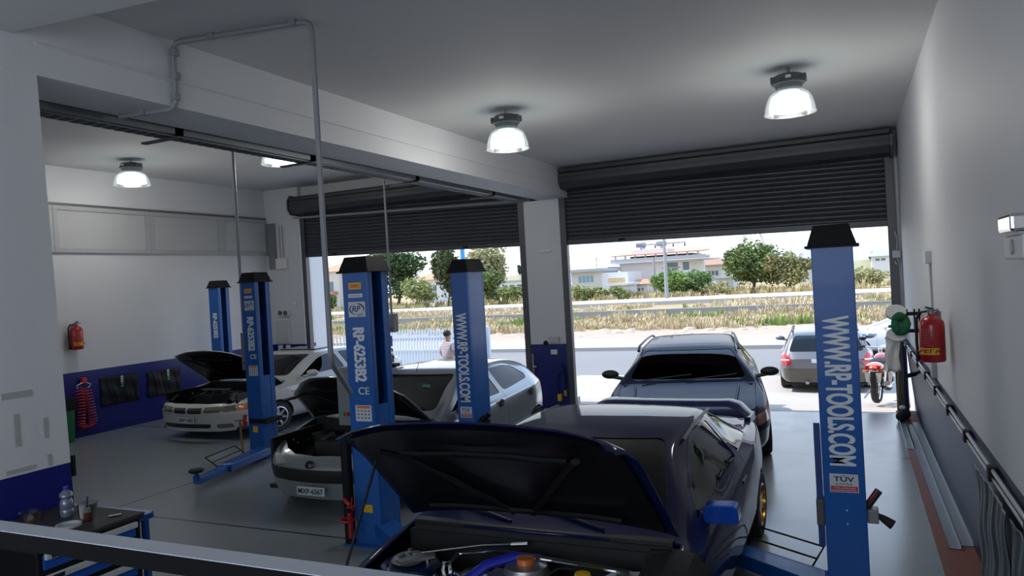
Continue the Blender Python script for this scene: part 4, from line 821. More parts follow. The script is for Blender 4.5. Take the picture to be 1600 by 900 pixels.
carP(T, MB().box((-.36,2.3,1.385),(.36,2.8,1.41)), 'sunroof', mat('sunroof_dark', (.02,.02,.022), .2, coat=1), bev=.01)
carP(T, MB().box((-.3,.55,.865),(.2,.65,.875)), 'air_filter_lid', mat('filter_pale', (.35,.36,.34), .5))
# dark blue estate on the threshold
NAVY2 = paint('estate_navy', (.008, .013, .045), 0, .6, .34)
NAVY2.node_tree.nodes['Principled BSDF'].inputs['Specular IOR Level'].default_value = .08; NAVY2.node_tree.nodes['Principled BSDF'].inputs['Coat IOR'].default_value = 1.33; L_ = 4.48
est = dict(name='estate_car', L=L_, W=1.717, w=wk(L_), paint=NAVY2, bow=(.17,.08), chin=.5, zb=[(0,.20),(L_,.24)],
    zs=[(0,.58),(.1,.68),(.4,.78),(1.15,.90),(2,.93),(3.6,.97),(4.3,.96),(L_,.76)],
    zt=[(0,.62),(.05,.72),(.3,.80),(.8,.89),(1.15,.965),(1.3,1.04),(1.9,1.345),(2.1,1.40),(2.5,1.425),(3.4,1.42),(3.95,1.39),(4.15,1.32),(4.38,1.05),(L_,.82)],
    wr=[(0,.62),(.3,.78),(1.1,.84),(1.3,.83),(1.95,.68),(3.4,.67),(4.0,.66),(4.3,.70),(L_,.68)], dr=[(0,.02),(1.15,.03),(1.95,.06),(4.0,.06),(L_,.02)],
    glass=[('windscreen', rounded([(-.65,1.0),(.65,1.0),(.515,1.35),(-.515,1.35)], .06), 'y', .9, 2.4, G_TINT), ('rear_window', rounded([(-.55,1.06),(.55,1.06),(.46,1.33),(-.46,1.33)], .06), 'y', 3.9, 5, G_DARK),
           ('sunroof', rounded([(-.40,2.22),(.40,2.22),(.39,2.72),(-.39,2.72)], .05), 'z', 1.2, 1.6, mat('sunroof_glass', (.04,.05,.07), .35, spec=.3))]
      + [('side_window', rounded(p, .03), 'x', h0, h1, G_SIDE) for (h0,h1) in ((.4,1.2),(-1.2,-.4)) for p in ([(1.44,.965),(2.04,1.26),(2.24,1.325),(2.52,1.34),(2.57,.99)], [(2.67,.995),(2.62,1.34),(3.3,1.34),(3.42,1.0)], [(3.52,1.01),(3.42,1.335),(3.85,1.325),(4.08,1.08)])],
    doors=[(nm, rounded(p, .05), s) for s in (1,-1) for nm, p in (('front_door', [(1.34,.28),(1.32,.92),(1.44,1.0),(2.04,1.295),(2.24,1.355),(2.58,1.37),(2.62,.96),(2.62,.28)]), ('rear_door', [(2.64,.28),(2.64,.97),(2.60,1.37),(3.36,1.37),(3.47,.96),(3.28,.70),(3.14,.5),(3.10,.28)]))],
    lamps=[('headlamp', rounded([(s*.36,.56),(s*.38,.66),(s*.70,.70),(s*.70,.565)], .03), 'y', -.4, .5, LENS_D) for s in (-1,1)]+[('indicator', [(s*.705,.57),(s*.705,.70),(s*.92,.73),(s*.92,.60)], 'y', -.4, .5, mat('lens_amber_dim', (.30,.16,.08), .2, coat=1)) for s in (-1,1)],
    panels=[('grille', rounded([(-.30,.54),(-.32,.66),(.32,.66),(.30,.54)], .03), 'y', -.4, .3, BLK), ('front_bumper', [(-1.1,.19),(1.1,.19),(1.1,.50),(-1.1,.50)], 'y', -.5, .46, mat('bumper_gloss_black', (.010,.011,.016), .25, coat=.8))],
    axles=(.90, 3.46), arch=.335, wr_=.305, cabin=(1.2, 4.0), cowl=.94, rim=RIM_S, spokes=5, mirror=(1.60,1.0), mirror_mat=BLK,
    hood=dict(poly=[(-.70,.30),(-.62,.14),(0,.05),(.62,.14),(.70,.30),(.74,1.20),(.4,1.12),(0,1.10),(-.4,1.12),(-.74,1.20)], hinge=(1.15,.93), angle=0, z0=.70), wheel_side=.37, trim=mat('estate_trim', (.13,.13,.135), .7))
T = build_car(est, (-2.86, -4.45, 0), .16, 'dark blue estate car with roof rails and closed bonnet, facing in from the right doorway', 'car')
for s in (-1, 1):
    carP(T, MB().tube([(s*.60,1.98,1.34),(s*.595,2.1,1.415),(s*.585,3.0,1.43),(s*.575,3.8,1.405),(s*.57,4.0,1.36)], .018, 8), 'roof_rail', BLK, True)
    for dx in (-.08, .08): carP(T, MB().lathe([(.045,0),(.05,.02),(.02,.022)], 16, face_M((s*.52+dx, .16+.02*abs(dx)*10, .62), (1,0,0), (0,0,1))), 'lamp_bulb', CHROME, True)
    carP(T, MB().tube([(s*.50,.30,.806),(s*.56,1.05,.945)], .012, 6), 'bonnet_crease', NAVY2, True)
carP(T, MB().box((-.42,1.86,1.225),(-.02,1.87,1.28)).box((.06,1.86,1.21),(.28,1.87,1.28)), 'green_reflection', mat('reflection_green', (.05,.60,.42), .4))  # green bars stand in for reflections along the top of the windscreen
carP(T, MB().tube([(-.5,1.18,1.0),(.05,1.30,1.06)], .008, 6).tube([(.0,1.18,1.0),(.55,1.30,1.055)], .008, 6), 'wiper', BLK)
carP(T, MB().box((-.09,1.80,1.22),(.09,1.82,1.28)), 'rear_view_mirror', BLK, bev=.01)
# silver and bronze estate out on the forecourt, seen from behind
SLV2 = paint('pale_silver', (.15,.15,.165), .4, .35, .6); BRZ = paint('bronze_lower', (.075,.065,.055), .4, .35); L_ = 4.45
fo = dict(name='estate_car', L=L_, W=1.735, w=wk(L_), paint=SLV2, bow=(.15,.06), chin=.6, zb=[(0,.24),(L_,.30)],
    zs=[(0,.66),(.1,.78),(.4,.88),(1.15,.98),(2,1.0),(4.2,1.03),(4.36,1.0),(L_,.84)],
    zt=[(0,.68),(.05,.80),(.3,.90),(.8,.98),(1.15,1.04),(1.3,1.12),(1.85,1.47),(2.1,1.55),(2.5,1.575),(3.6,1.56),(4.0,1.52),(4.12,1.45),(4.36,1.05),(L_,.90)],
    wr=[(0,.62),(.3,.8),(1.1,.86),(1.3,.84),(1.95,.72),(3.4,.72),(4.1,.71),(4.3,.76),(L_,.72)], dr=[(0,.02),(1.15,.03),(1.95,.06),(4.0,.06),(L_,.02)],
    glass=[('windscreen', rounded([(-.65,1.1),(.65,1.1),(.55,1.48),(-.55,1.48)], .06), 'y', .9, 2.4, G_DARK), ('rear_window', rounded([(-.66,1.07),(.66,1.07),(.55,1.455),(-.55,1.455)], .07), 'y', 3.9, 5, G_DARK)]
      + [('side_window', rounded(p, .03), 'x', h0, h1, G_SIDE) for (h0,h1) in ((.4,1.2),(-1.2,-.4)) for p in ([(1.44,1.05),(2.04,1.42),(2.52,1.47),(2.57,1.06)], [(2.67,1.06),(2.62,1.47),(3.3,1.47),(3.42,1.07)], [(3.50,1.08),(3.42,1.465),(3.85,1.45),(4.04,1.12)])],
    doors=[], lamps=[('tail_lamp', rounded([(s*.66,.74),(s*.60,.80),(s*.70,1.04),(s*.95,1.04),(s*.95,.72)], .02), 'y', 4.0, 5, TAIL) for s in (-1,1)],
    panels=[('rear_bumper', [(-1.1,.2),(1.1,.2),(1.1,.66),(-1.1,.66)], 'y', 4.0, 5, BRZ), ('lower_body', [(-1.1,.2),(1.1,.2),(1.1,.52),(-1.1,.52)], 'y', .3, 4.0, BRZ)],
    axles=(.9, 3.42), arch=.36, wr_=.325, cabin=(1.2, 4.0), cowl=1.0, rim=RIM_S, spokes=6, mirror=(1.55,1.08))
T = build_car(fo, (-1.70, 12.0, -.65), PI+.04, 'silver estate car with bronze bumper on the forecourt, seen from behind', 'car')
carP(T, MB().box((-.26, L_+.005, .80), (.26, L_+.012, .90)), 'number_plate', STK_W); carP(T, MB().tube([(.35,4.2,.30),(.35,4.5,.30)], .035, 10), 'exhaust', STEEL, True)
carP(T, MB().tube([(.80,L_-.05,.88),(.66,L_+.0,.88)], .02, 6).tube([(-.80,L_-.05,.88),(-.66,L_+.0,.88)], .02, 6), 'reversing_lamp', STK_W)
for s in (-1,1): carP(T, MB().tube([(s*.60,2.0,1.56),(s*.6,3.0,1.60),(s*.59,4.0,1.55)], .016, 8), 'roof_rail', BLK, True)
# white car with blue side stripe passing behind
ta = dict(rov, name='striped_car', paint=paint('bright_white', (.72,.73,.74), 0, .3), panels=[('blue_stripe', [(-.2,.70),(5,.70),(5,.775),(-.2,.775)], 'x', .3, 1.2, mat('stripe_blue', (.02,.22,.62), .4)), ('blue_stripe', [(-.2,.70),(5,.70),(5,.775),(-.2,.775)], 'x', -1.2, -.3, mat('stripe_blue', (.02,.22,.62), .4))]); ta.pop('hood')
build_car(ta, (-1.9, 15.6, -.65), -PI/2, 'white saloon with a light blue side stripe crossing behind the silver estate', 'car')
# ------------------------------------------------------------------ right wall fittings
def extinguisher(loc, face, label, s=1.0, tilt=0):
    """face = outward direction of the wall it hangs on"""
    T = empty('fire_extinguisher', loc, math.atan2(face.y, face.x)+PI/2, label=label, cat='fire extinguisher')
    S_ = Matrix.Diagonal((K*s, K*s, s, 1))
    def o(mb, nm, m, sm=True, p=T): me = mb.mesh(); me.transform(S_); return link(nm, me, m, p, smooth=sm)
    cyl = o(MB().lathe([(.05,-.21),(.072,-.205),(.078,-.19),(.078,.12),(.074,.155),(.055,.19),(.025,.205),(.022,.225)], 32), 'cylinder', RED)
    lb = MB(); ang = [(-PI/2-.85+i*1.7/12) for i in range(13)]
    vs = [(.0792*math.cos(a), .0792*math.sin(a), z) for a in ang for z in (-.135, -.075)]; lb.add(vs, [(2*i, 2*i+2, 2*i+3, 2*i+1) for i in range(12)])
    l_ = o(lb, 'yellow_band', YEL, True)
    text('lettering', 'ΜΕΓΑ', .045*s, face_M((0, -.0805*K*s, -.105*s), (1,0,0), (0,0,1)), mat('dark_red_ink', (.25,.01,.01), .5), l_, .0006, .003, font_aspect=1.7)
    it = MB()
    for i in range(9): it.box((-.035+(i%3)*.004, -.0805, .09-i*.018), (.03-(i%4)*.006, -.0792, .095-i*.018))
    o(it, 'instruction_print', mat('pale_red_print', (.55,.15,.14), .5), False)
    o(MB().lathe([(.02,.22),(.024,.24),(.018,.262)], 14).box((-.012,-.06,.255),(.012,.03,.268)), 'valve', STEEL)
    o(MB().add([(-.010,.03,.262),(.010,.03,.262),(.010,-.075,.285),(-.010,-.075,.285),(-.010,.03,.272),(.010,.03,.272),(.010,-.075,.296),(-.010,-.075,.296)], [(3,2,1,0),(4,5,6,7),(0,1,5,4),(1,2,6,5),(2,3,7,6),(3,0,4,7)]), 'handle', BLACKP, False)
    o(MB().tube([(-.02,0,.25),(-.07,0,.24),(-.094,0,.18),(-.096,-.01,-.02),(-.092,-.01,-.15)], .010, 8).tube([(-.092,-.01,-.15),(-.092,-.01,-.20)], .016, 8), 'hose', RUBBER)
    o(MB().tube([(.02,0,.25),(.05,0,.262)], .013, 8), 'gauge', CHROME)
    o(MB().box((-.03,.074,-.05),(.03,.10,.24)), 'wall_bracket', STEEL, False)
    return T
E1 = extinguisher((-.145, -6.40, 1.885), Vector((-1,0,0)), 'red fire extinguisher with a yellow band on the right wall', 1.0)
E1.rotation_euler.z += 1.15
E2 = extinguisher((XL+.15, -4.29, 2.0), Vector((1,0,0)), 'red fire extinguisher hanging on the left wall', 1.12); E2.rotation_euler.z += -.3
TRK = mat('trunking_white', (.55,.56,.57), .4); TRG = mat('trunking_grey', (.40,.42,.44), .4)
t = empty('wiring_trunk', (0,0,0), label='white wiring trunk running up the right wall behind the fire extinguisher', cat='wiring trunk')
MB().box((-.02,-4.98,1.50),(0,-4.86,2.56)).out('trunk', TRG, t); MB().box((-.06,-5.02,2.56),(0,-4.82,2.70)).out('junction_box', TRK, t, bevel=.008); MB().box((-.05,-5.0,1.33),(0,-4.85,1.50)).out('socket_box', TRG, t, bevel=.008)
t = empty('emergency_light', (0,0,0), label='white emergency light box with a chrome lamp head high on the near right wall', cat='emergency light')
MB().box((-.07,-10.05,2.585),(-.001,-9.60,2.70)).out('box', TRK, t, bevel=.01)
MB().lathe([(.035,0),(.04,.006),(.02,.01)], 16, face_M((-.07,-9.82,2.645), (0,-1,0), (0,0,1))).out('speaker_dot', TRG, t)
MB().box((-.10,-9.98,2.715),(-.01,-9.66,2.80)).out('lamp_head', CHROME, t, bevel=.015); MB().box((-.07,-9.98,2.70),(-.02,-9.66,2.715)).out('bracket', STEEL, t)
MB().box((-.035,-9.93,1.2),(0,-9.86,2.585)).box((-.04,-9.94,2.30),(0,-9.85,2.33)).out('wiring_trunk', TRK, t)
t = empty('shutter_switch', (0,0,0), label='small white key switch with cable loops beside the right shutter rail', cat='switch')
MB().box((-.14,-.12,2.66),(-.02,-.03,2.78)).out('box', TRK, t, bevel=.006); MB().tube([(-.08,-.08,2.66),(-.05,-.10,2.58),(-.09,-.10,2.55),(-.11,-.09,2.60)], .008, 6).tube([(-.08,-.08,2.78),(-.06,-.09,2.95),(-.09,-.09,3.1)], .008, 6).out('cable', TRK, t)
# paper roll holder
q = at(1404, 503, Y=-3.3)
px_, pz_ = q.x, q.z
t = empty('paper_roll_holder', (0,0,0), label='black wall bracket holding big paper rolls, beside the right wall extinguisher', cat='roll holder')
hb = MB()
for z in (1.92, 1.70): hb.box((-.27,-3.33,z-.022),(0,-3.27,z+.022))
for x in (-.02,-.075,-.16): hb.box((x-.010,-3.33,1.67),(x+.010,-3.27,1.98))
hb.out('frame', BLACKP, t, bevel=.005)
PAPER = mat('paper_white', (.70,.70,.68), .8)
for z, nm in ((1.945,'paper roll'), (1.655,'paper roll')):
    M = Matrix.Translation((-.29,-3.34,z)) @ Matrix.Rotation(math.radians(78), 4, 'X') @ Matrix.Diagonal((K,1,1,1))
    r_ = MB().lathe([(.02,-.08),(.088,-.08),(.092,-.07),(.092,.07),(.088,.08),(.02,.08)], 28, M); r_ = r_.out('paper_roll', PAPER, smooth=True)
    tag(r_, ('big white paper roll on the upper arm of the black wall bracket', 'big white paper roll on the lower arm of the black wall bracket')[nm != 'paper roll' or z < 1.8], 'paper roll')
sh = MB(); vs = []
for i in range(12):
    for j in range(7): vs.append((-.43+.16*j/6+.012*math.sin(i*.8), -3.36+.02*math.sin(j*1.3+i*.5), 1.64-.46*i/11-.012*math.cos(j*2)))
sh.add(vs, [(i*7+j, i*7+j+1, (i+1)*7+j+1, (i+1)*7+j) for i in range(11) for j in range(6)])
o = sh.out('paper_sheet', PAPER, smooth=True); md = o.modifiers.new('s','SOLIDIFY'); md.thickness = .004; tag(o, 'long sheet of white paper hanging down from the lower roll', 'paper sheet')
GRN = mat('green_cloth', (.01,.12,.05), .85, bump=.4, bscale=30)
cg = MB(); rnd = random.Random(2)
for i in range(15): a = i/15*2*PI; cg.ball((-.245+.055*math.cos(a)*1.2, -3.44+.015*math.sin(3*a), 1.80+.105*math.sin(a)), .040+.012*rnd.random(), 6, (1.1,.8,1.1))
cg = cg.out('green_rag', GRN, smooth=True); rm_ = cg.modifiers.new('r','REMESH'); rm_.mode = 'VOXEL'; rm_.voxel_size = .010; rm_.use_smooth_shade = True
tg = bpy.data.textures.new('cl','CLOUDS'); tg.noise_scale = .05; dm = cg.modifiers.new('d','DISPLACE'); dm.texture = tg; dm.strength = .02
tag(cg, 'bunched green rag looped over the black paper roll bracket', 'rag')
# broom leaning by the door
t = empty('broom', (0,0,0), label='broom with blue head and wooden stick leaning upside down by the right jamb', cat='broom')
MB().tube([(-.20,-.45,.03),(-.14,-.55,1.32)], .014, 8).out('stick', mat('broom_wood', (.28,.17,.06), .6), t, smooth=True)
MB().add([(-.20,-.60,1.30),(-.04,-.60,1.30),(-.04,-.52,1.30),(-.20,-.52,1.30),(-.15,-.62,1.52),(-.0-.03,-.62,1.58),(-.03,-.55,1.58),(-.15,-.55,1.52)], [(3,2,1,0),(4,5,6,7),(0,1,5,4),(1,2,6,5),(2,3,7,6),(3,0,4,7)]).out('head', mat('broom_blue', (.02,.06,.35), .8), t, bevel=.015)
o = MB().ball((-.10,-.45,.10), .09, 7, (1,1.2,1)).ball((-.17,-.62,.09), .075, 7).out('cloth_bundle', mat('dark_cloth', (.02,.02,.022), .9, bump=.5, bscale=25), smooth=True); tag(o, 'small dark cloth bundle on the floor at the right jamb', 'cloth')
o = MB().ball((-.13,-.50,.215), .045, 7, (1.2,1,.8)).out('white_rag', PAPER, smooth=True); tag(o, 'small white rag on top of the dark cloth bundle at the jamb', 'rag')
GALV = mat('galvanised', (.22,.24,.25), .35, metal=.7)
def channel(x0, x1, y0, y1, label, lip=.035):
    c = MB()
    vs = lambda x, y, z: (x, y, z)
    for (dx0, dx1, z0, z1) in ((-.05,.05,.0,.004), (-.05,-.046,0,lip), (.046,.05,0,lip)):
        c.add([(x0+dx0,y0,z0+.013),(x0+dx1,y0,z0+.013),(x0+dx1,y0,z1+.013),(x0+dx0,y0,z1+.013),(x1+dx0,y1,z0+.013),(x1+dx1,y1,z0+.013),(x1+dx1,y1,z1+.013),(x1+dx0,y1,z1+.013)], [(0,1,2,3),(7,6,5,4),(0,4,5,1),(1,5,6,2),(2,6,7,3),(3,7,4,0)])
    tag(c.out('steel_channel', GALV), label, 'steel channel')
channel(.045, .03, -6.4, -.7, 'long galvanised steel channel on the floor strip, closest to the right wall')
channel(-.06, -.075, -6.5, -.9, 'long galvanised steel channel lying beside its twin, nearer the floor')
channel(-.15, -.145, -2.6, -.6, 'short galvanised steel channel on the floor strip near the door')
# pipes clipped along the dado
t = empty('air_line', (0,0,0), label='pair of thin air pipes along the top of the blue right wall panel', cat='air line')
MB().tube([(-.05,-13.5,1.285),(-.05,-.4,1.285)], .013, 8).tube([(-.05,-13.5,1.235),(-.05,-.4,1.235)], .011, 8).out('pipe', STEEL, t, smooth=True)
for i in range(9): y = -1.0-i*1.1; MB().box((-.075,y-.04,1.215),(-.022,y+.04,1.305)).out('clip', BLACKP, t, bevel=.004)
MB().tube([(-.05,-3.4,1.19),(-.12,-3.4,1.15)], .02, 8).tube([(-.10,-3.4,1.16),(-.20,-3.45,1.14)], .028, 8).out('air_coupling', BLACKP, t)
# black plastic sheets
PLAS = mat('black_plastic_sheet', (.008,.008,.010), .42, spec=.3)
def sheet(P, U, V_, nu, nv, amp, seed):
    rnd = random.Random(seed); ph = [rnd.uniform(0,6) for _ in range(6)]; P, U, V_ = Vector(P), Vector(U), Vector(V_); N = U.cross(V_).normalized(); vs = []
    for i in range(nu+1):
        for j in range(nv+1):
            u, v = i/nu, j/nv; d = amp*(.5+.5*math.sin(u*19+ph[0]+2*math.sin(v*3+ph[1])))*(.4+.6*v)+amp*.5*math.sin(v*11+ph[2]+u*5)+amp*.25*math.sin(u*47+v*7)
            vs.append(P+U*u+V_*v+N*(d+amp*.8))
    return MB().add(vs, [(i*(nv+1)+j, i*(nv+1)+j+1, (i+1)*(nv+1)+j+1, (i+1)*(nv+1)+j) for i in range(nu) for j in range(nv)])
def plastic(P, U, V_, label, seed, amp=.02):
    o = sheet(P, U, V_, 40, 20, amp, seed).out('plastic_sheet', PLAS, smooth=True); md = o.modifiers.new('s','SOLIDIFY'); md.thickness = .003; return tag(o, label, 'plastic sheet')
plastic((-.085,-8.15,1.19), (0,-1.15,0), (0,0,-.72), 'black plastic sheet hanging on the blue panel of the right wall, farther one', 1, .014)
plastic((-.085,-9.38,1.19), (0,-1.4,0), (0,0,-.78), 'black plastic sheet hanging on the blue panel of the right wall, nearer one', 2, .015)
# ------------------------------------------------------------------ left wall fittings
def pouch(y0, y1, z0, z1, seed, label):
    T = empty('plastic_poster', (0,0,0), label=label, cat='plastic sheet')
    o = sheet((XL+.006, y1, z1), (0, y0-y1, 0), (0,0,z0-z1), 30, 16, .008, seed).out('sheet', PLAS, T, smooth=True); md = o.modifiers.new('s','SOLIDIFY'); md.thickness = .003
    ym = (y0+y1)/2+.05*seed
    for i in range(5): MB().box((XL+.028, ym-.03, z1-.05-i*.05), (XL+.031, ym+.03, z1-.015-i*.05)).out('printed_mark', STK_W if i < 3 else mat('green_ink', (.05,.35,.22), .5), T)
pouch(-3.75, -2.86, .53, 1.12, 1, 'black plastic sheet with a white and green mark, left wall, beside the red hose')
pouch(-2.62, -1.75, .53, 1.10, 2, 'creased black plastic sheet with a white and green mark, left wall, nearer the white saloon')
pts = []
n = 30
for k in range(n*12+1):
    u = k/(n*12); 
    s_ = u*2.6
    if s_ < .95: c = (-4.26+.03*math.sin(3*s_), .98-s_*.70)
    elif s_ < 1.65: a = PI+(s_-.95)/.7*PI; c = (-4.125+.135*math.cos(a), .315+.135*math.sin(a))
    else: c = (-3.99-.10*(s_-1.65), .315+(s_-1.65)*.68)
    a = 2*PI*k/12; pts.append((XL+.07+.045*math.cos(a), c[0]+.085*math.sin(a), c[1]+.02*math.cos(a)))
t = empty('air_hose', (0,0,0), label='coiled red air hose hanging in a loop on the blue dado of the left wall', cat='air hose')
MB().tube(pts, .012, 5).out('coil', mat('hose_red', (.50,.02,.03), .35, coat=.3), t, smooth=True)
MB().box((XL, -4.17, 1.08),(XL+.08,-4.08,1.18)).out('hook', mat('hook_red', (.6,.05,.02), .5), t); MB().tube([(XL+.06,-4.12,1.1),(XL+.08,-4.3,1.05),(XL+.07,-4.28,.98)], .01, 6).tube([(XL+.06,-4.12,1.1),(XL+.08,-4.0,1.04),(XL+.07,-4.05,.97)], .01, 6).out('hose_end', WHITEP, t)
t = empty('waste_bin', (0,0,0), label='green bin with dark lid at the left wall, just past the white column', cat='bin')
MB().frustum((XL+.04,-4.82,.0),(XL+.34,-4.58),(XL+.02,-4.84,.62),(XL+.36,-4.56)).out('bin_body', mat('bin_green', (.01,.13,.05), .5), t, bevel=.01); MB().box((XL+.01,-4.85,.621),(XL+.37,-4.54,.86)).out('bin_lid', BLACKP, t, bevel=.02)
# far left corner fittings on the strip of street wall
def cbox(x0, y0, x1, y1, dep, yw=1.3): p = at(x0, y1, Y=yw-dep); q = at(x1, y0, Y=yw-dep); return (p.x, yw-dep, p.z), (q.x, yw, q.z)
t = empty('steel_channel', (0,0,0), label='grey upright steel channel in the far left corner above the white boxes', cat='steel channel'); MB().box(*cbox(421,349,427,421,.08)).out('channel', STEEL, t)
t = empty('junction_box', (0,0,0), label='white junction box with two cables in the far left corner', cat='junction box'); MB().box(*cbox(431,403,447,421,.10)).out('box', WHITEP, t, bevel=.008)
for q_ in (438, 443): p = at(q_, 403, Y=1.27); MB().tube([(p.x,1.27,p.z),(p.x,1.27,p.z+.85)], .012, 6).out('cable', GREYP, t)
t = empty('emergency_light', (0,0,0), label='small grey twin emergency light in the far left corner', cat='emergency light'); MB().box(*cbox(434,484,450,494,.12)).out('housing', WHITEP, t, bevel=.01)
for q_ in (438, 446): MB().lathe([(.06,0),(.065,.02),(.02,.025)], 16, face_M(at(q_,489,Y=1.18), (1,0,0), (0,0,1))).out('lamp_head', mat('lamp_head_dark', (.1,.1,.1), .3), t)
t = empty('fuse_panel', (0,0,0), label='white fuse panel cabinet in the far left corner', cat='fuse panel'); MB().box(*cbox(431,498,450,537,.08)).out('cabinet', WHITEP, t, bevel=.01); MB().box(*cbox(432,500,449,535,.095)).out('door', mat('panel_door', (.55,.56,.54), .4), t, bevel=.006)
for i, q_ in enumerate((438,450)):
    o = MB().box(*cbox(q_-3,539,q_+3,551,.03)).out('wall_socket', WHITEP, bevel=.01); tag(o, ('white wall socket under the fuse panel, left one', 'white wall socket under the fuse panel, right one')[i], 'socket')
o = MB().lathe([(.06,0),(.06,.03),(.02,.035)], 16, face_M(at(461,474,Y=1.3), (1,0,0), (0,0,1))).out('thermostat', WHITEP); tag(o, 'small round white fitting on the wall left of the left shutter', 'wall fitting')
# pillar fittings
t = empty('security_camera', (0,0,0), label='small dome camera with grey bracket on the pillar between the doorways', cat='camera'); MB().box((-6.42,-.10,1.34),(-6.22,-.02,1.46)).out('bracket', mat('bracket_pale', (.5,.5,.5), .5), t, bevel=.01); MB().ball((-6.50,-.10,1.34), .05, 8).out('dome', BLACKP, t, smooth=True)
o = MB().box((-6.42,-.05,1.10),(-6.28,-.02,1.20)).out('wall_socket', WHITEP, bevel=.006); tag(o, 'white wall socket on the blue foot of the pillar', 'socket')
o = MB().box((-6.55,-.05,3.18),(-6.30,-.02,3.24)).out('cable_cover', WHITEP, bevel=.006); tag(o, 'small white cover plate high on the pillar between the doorways', 'cover plate')
t = empty('jamb_bolt', (0,0,0), label='steel sliding bolt on the left edge of the pillar', cat='bolt'); MB().box((-6.84,-.06,.60),(-6.80,-.02,1.12)).out('bar', STEEL, t); MB().tube([(-6.82,-.08,.86),(-6.72,-.10,.86)], .02, 8).out('bolt_handle', CHROME, t)
cb = MB(); cb.tube([(-6.20,-.05,.92),(-6.13,-.08,.80),(-6.25,-.08,.70),(-6.30,-.08,.50),(-6.26,-.08,.25)], .010, 6); cb.tube([(-6.16,-.06,.86),(-6.12,-.08,.6),(-6.14,-.09,.28)], .012, 6)
t = empty('hanging_cables', (0,0,0), label='dark cables and a tool hanging on the blue foot of the pillar', cat='cable'); cb.out('cable', BLACKP, t, smooth=True); MB().box((-6.30,-.12,.16),(-6.22,-.04,.30)).out('plug', YEL, t, bevel=.01); MB().box((-6.17,-.10,.26),(-6.11,-.05,.38)).out('tool_grip', mat('grip_orange', (.5,.25,.08), .5), t, bevel=.01)
# grey door edge behind the near column
t = empty('cabinet_door', (0,0,0), label='narrow grey metal door with black handle on the end of the white column', cat='cabinet door')
q0 = at(98, 709, Y=-10.68); 
MB().box((-6.02,-10.62,1.32),(-5.955,-10.585,1.56)).out('door_leaf', mat('door_grey', (.22,.24,.27), .4), t, bevel=.004); MB().box((-5.945,-10.60,1.40),(-5.915,-10.57,1.55)).tube([(-5.96,-10.59,1.48),(-5.925,-10.585,1.48)], .01, 6).out('handle', BLACKP, t, bevel=.008)
# painted tape marks on the column
TAPE = mat('old_tape', (.42,.41,.40), .8)
for i, (p, q) in enumerate(((( 5,618),(48,616)), ((27,650),(27,695)), ((72,655),(72,682)), ((13,739),(53,730)), ((78,712),(78,725)))):
    a = at(*p, X=-5.897); b = at(*q, X=-5.897); o = MB().box((-5.9, min(a.y,b.y)-.012, min(a.z,b.z)-.012), (-5.896, max(a.y,b.y)+.012, max(a.z,b.z)+.012)).out('tape_strip', TAPE)
    tag(o, ['strip of old tape high on the white column, the level one', 'upright strip of old tape, left of the pair on the white column', 'upright strip of old tape, right of the pair on the white column', 'strip of old tape just above the blue dado of the column', 'shortest strip of old tape near the foot of the white column'][i], 'tape')
# ------------------------------------------------------------------ tool trolley and things on it
t = empty('tool_trolley', (-5.44,-11.07,0), label='black and blue tool trolley with white drawer handles at the bottom left', cat='tool trolley')
MB().box((-.36,-.34,.12),(.36,.34,1.215)).out('cabinet', BLACKP, t, bevel=.01); MB().box((-.38,-.36,1.2155),(.39,.355,1.25)).out('top_tray', mat('tray_black', (.012,.012,.013), .6, bump=.2, bscale=50), t, bevel=.01)
TBL = mat('drawer_blue', (.012,.09,.42), .35)
for i in range(8):
    z = 1.195-i*.125; dw = MB().box((.3605,-.31,z-.085),(.375,.29,z)).out('drawer', TBL, t, bevel=.004); MB().box((.3755,-.31,z-.025),(.402,.29,z+.012)).out('handle', mat('handle_white', (.50,.51,.53), .4), dw, bevel=.005)
    MB().box((.4025,-.28,z-.018),(.404,-.21,z+.006)).out('size_tag', BLKINK, dw)
for sx in (-.28,.28):
    for sy in (-.26,.26): MB().lathe([(.06,-.02),(.06,.02)], 14, face_M((sx,sy,.06), (0,1,0), (0,0,1))).out('castor', RUBBER, t)
t = empty('tool_trolley', (-5.44,-11.86,0), label='second blue and black tool trolley at the very left edge of the photo', cat='tool trolley')
MB().box((-.36,-.38,.12),(.36,.36,.985)).out('cabinet', BLACKP, t, bevel=.01)
for i in range(5): z = .93-i*.14; MB().box((.3605,-.34,z-.10),(.37,.24,z)).out('drawer', mat('drawer_navy', (.01,.05,.2), .4), t, bevel=.004)
for sx in (-.28,.28):
    for sy in (-.26,.26): MB().lathe([(.06,-.02),(.06,.02)], 14, face_M((sx,sy,.06), (0,1,0), (0,0,1))).out('castor', RUBBER, t)
gl = at(10, 862, z=1.03); o = MB().ball((gl.x, gl.y, 1.025), .09, 8, (1.3,1.0,.42)).ball((gl.x+.08, gl.y+.03, 1.02), .05, 7, (1.5,.5,.5)).out('leather_glove', mat('brown_leather', (.22,.08,.045), .7, bump=.4, bscale=20), smooth=True); tag(o, 'brown leather glove lying on the second trolley at the left edge', 'glove')
CUPM = glass('clear_plastic', (.66,.68,.70), 1, .12)
def onto(x, y): p = at(x, y, z=1.251); return p
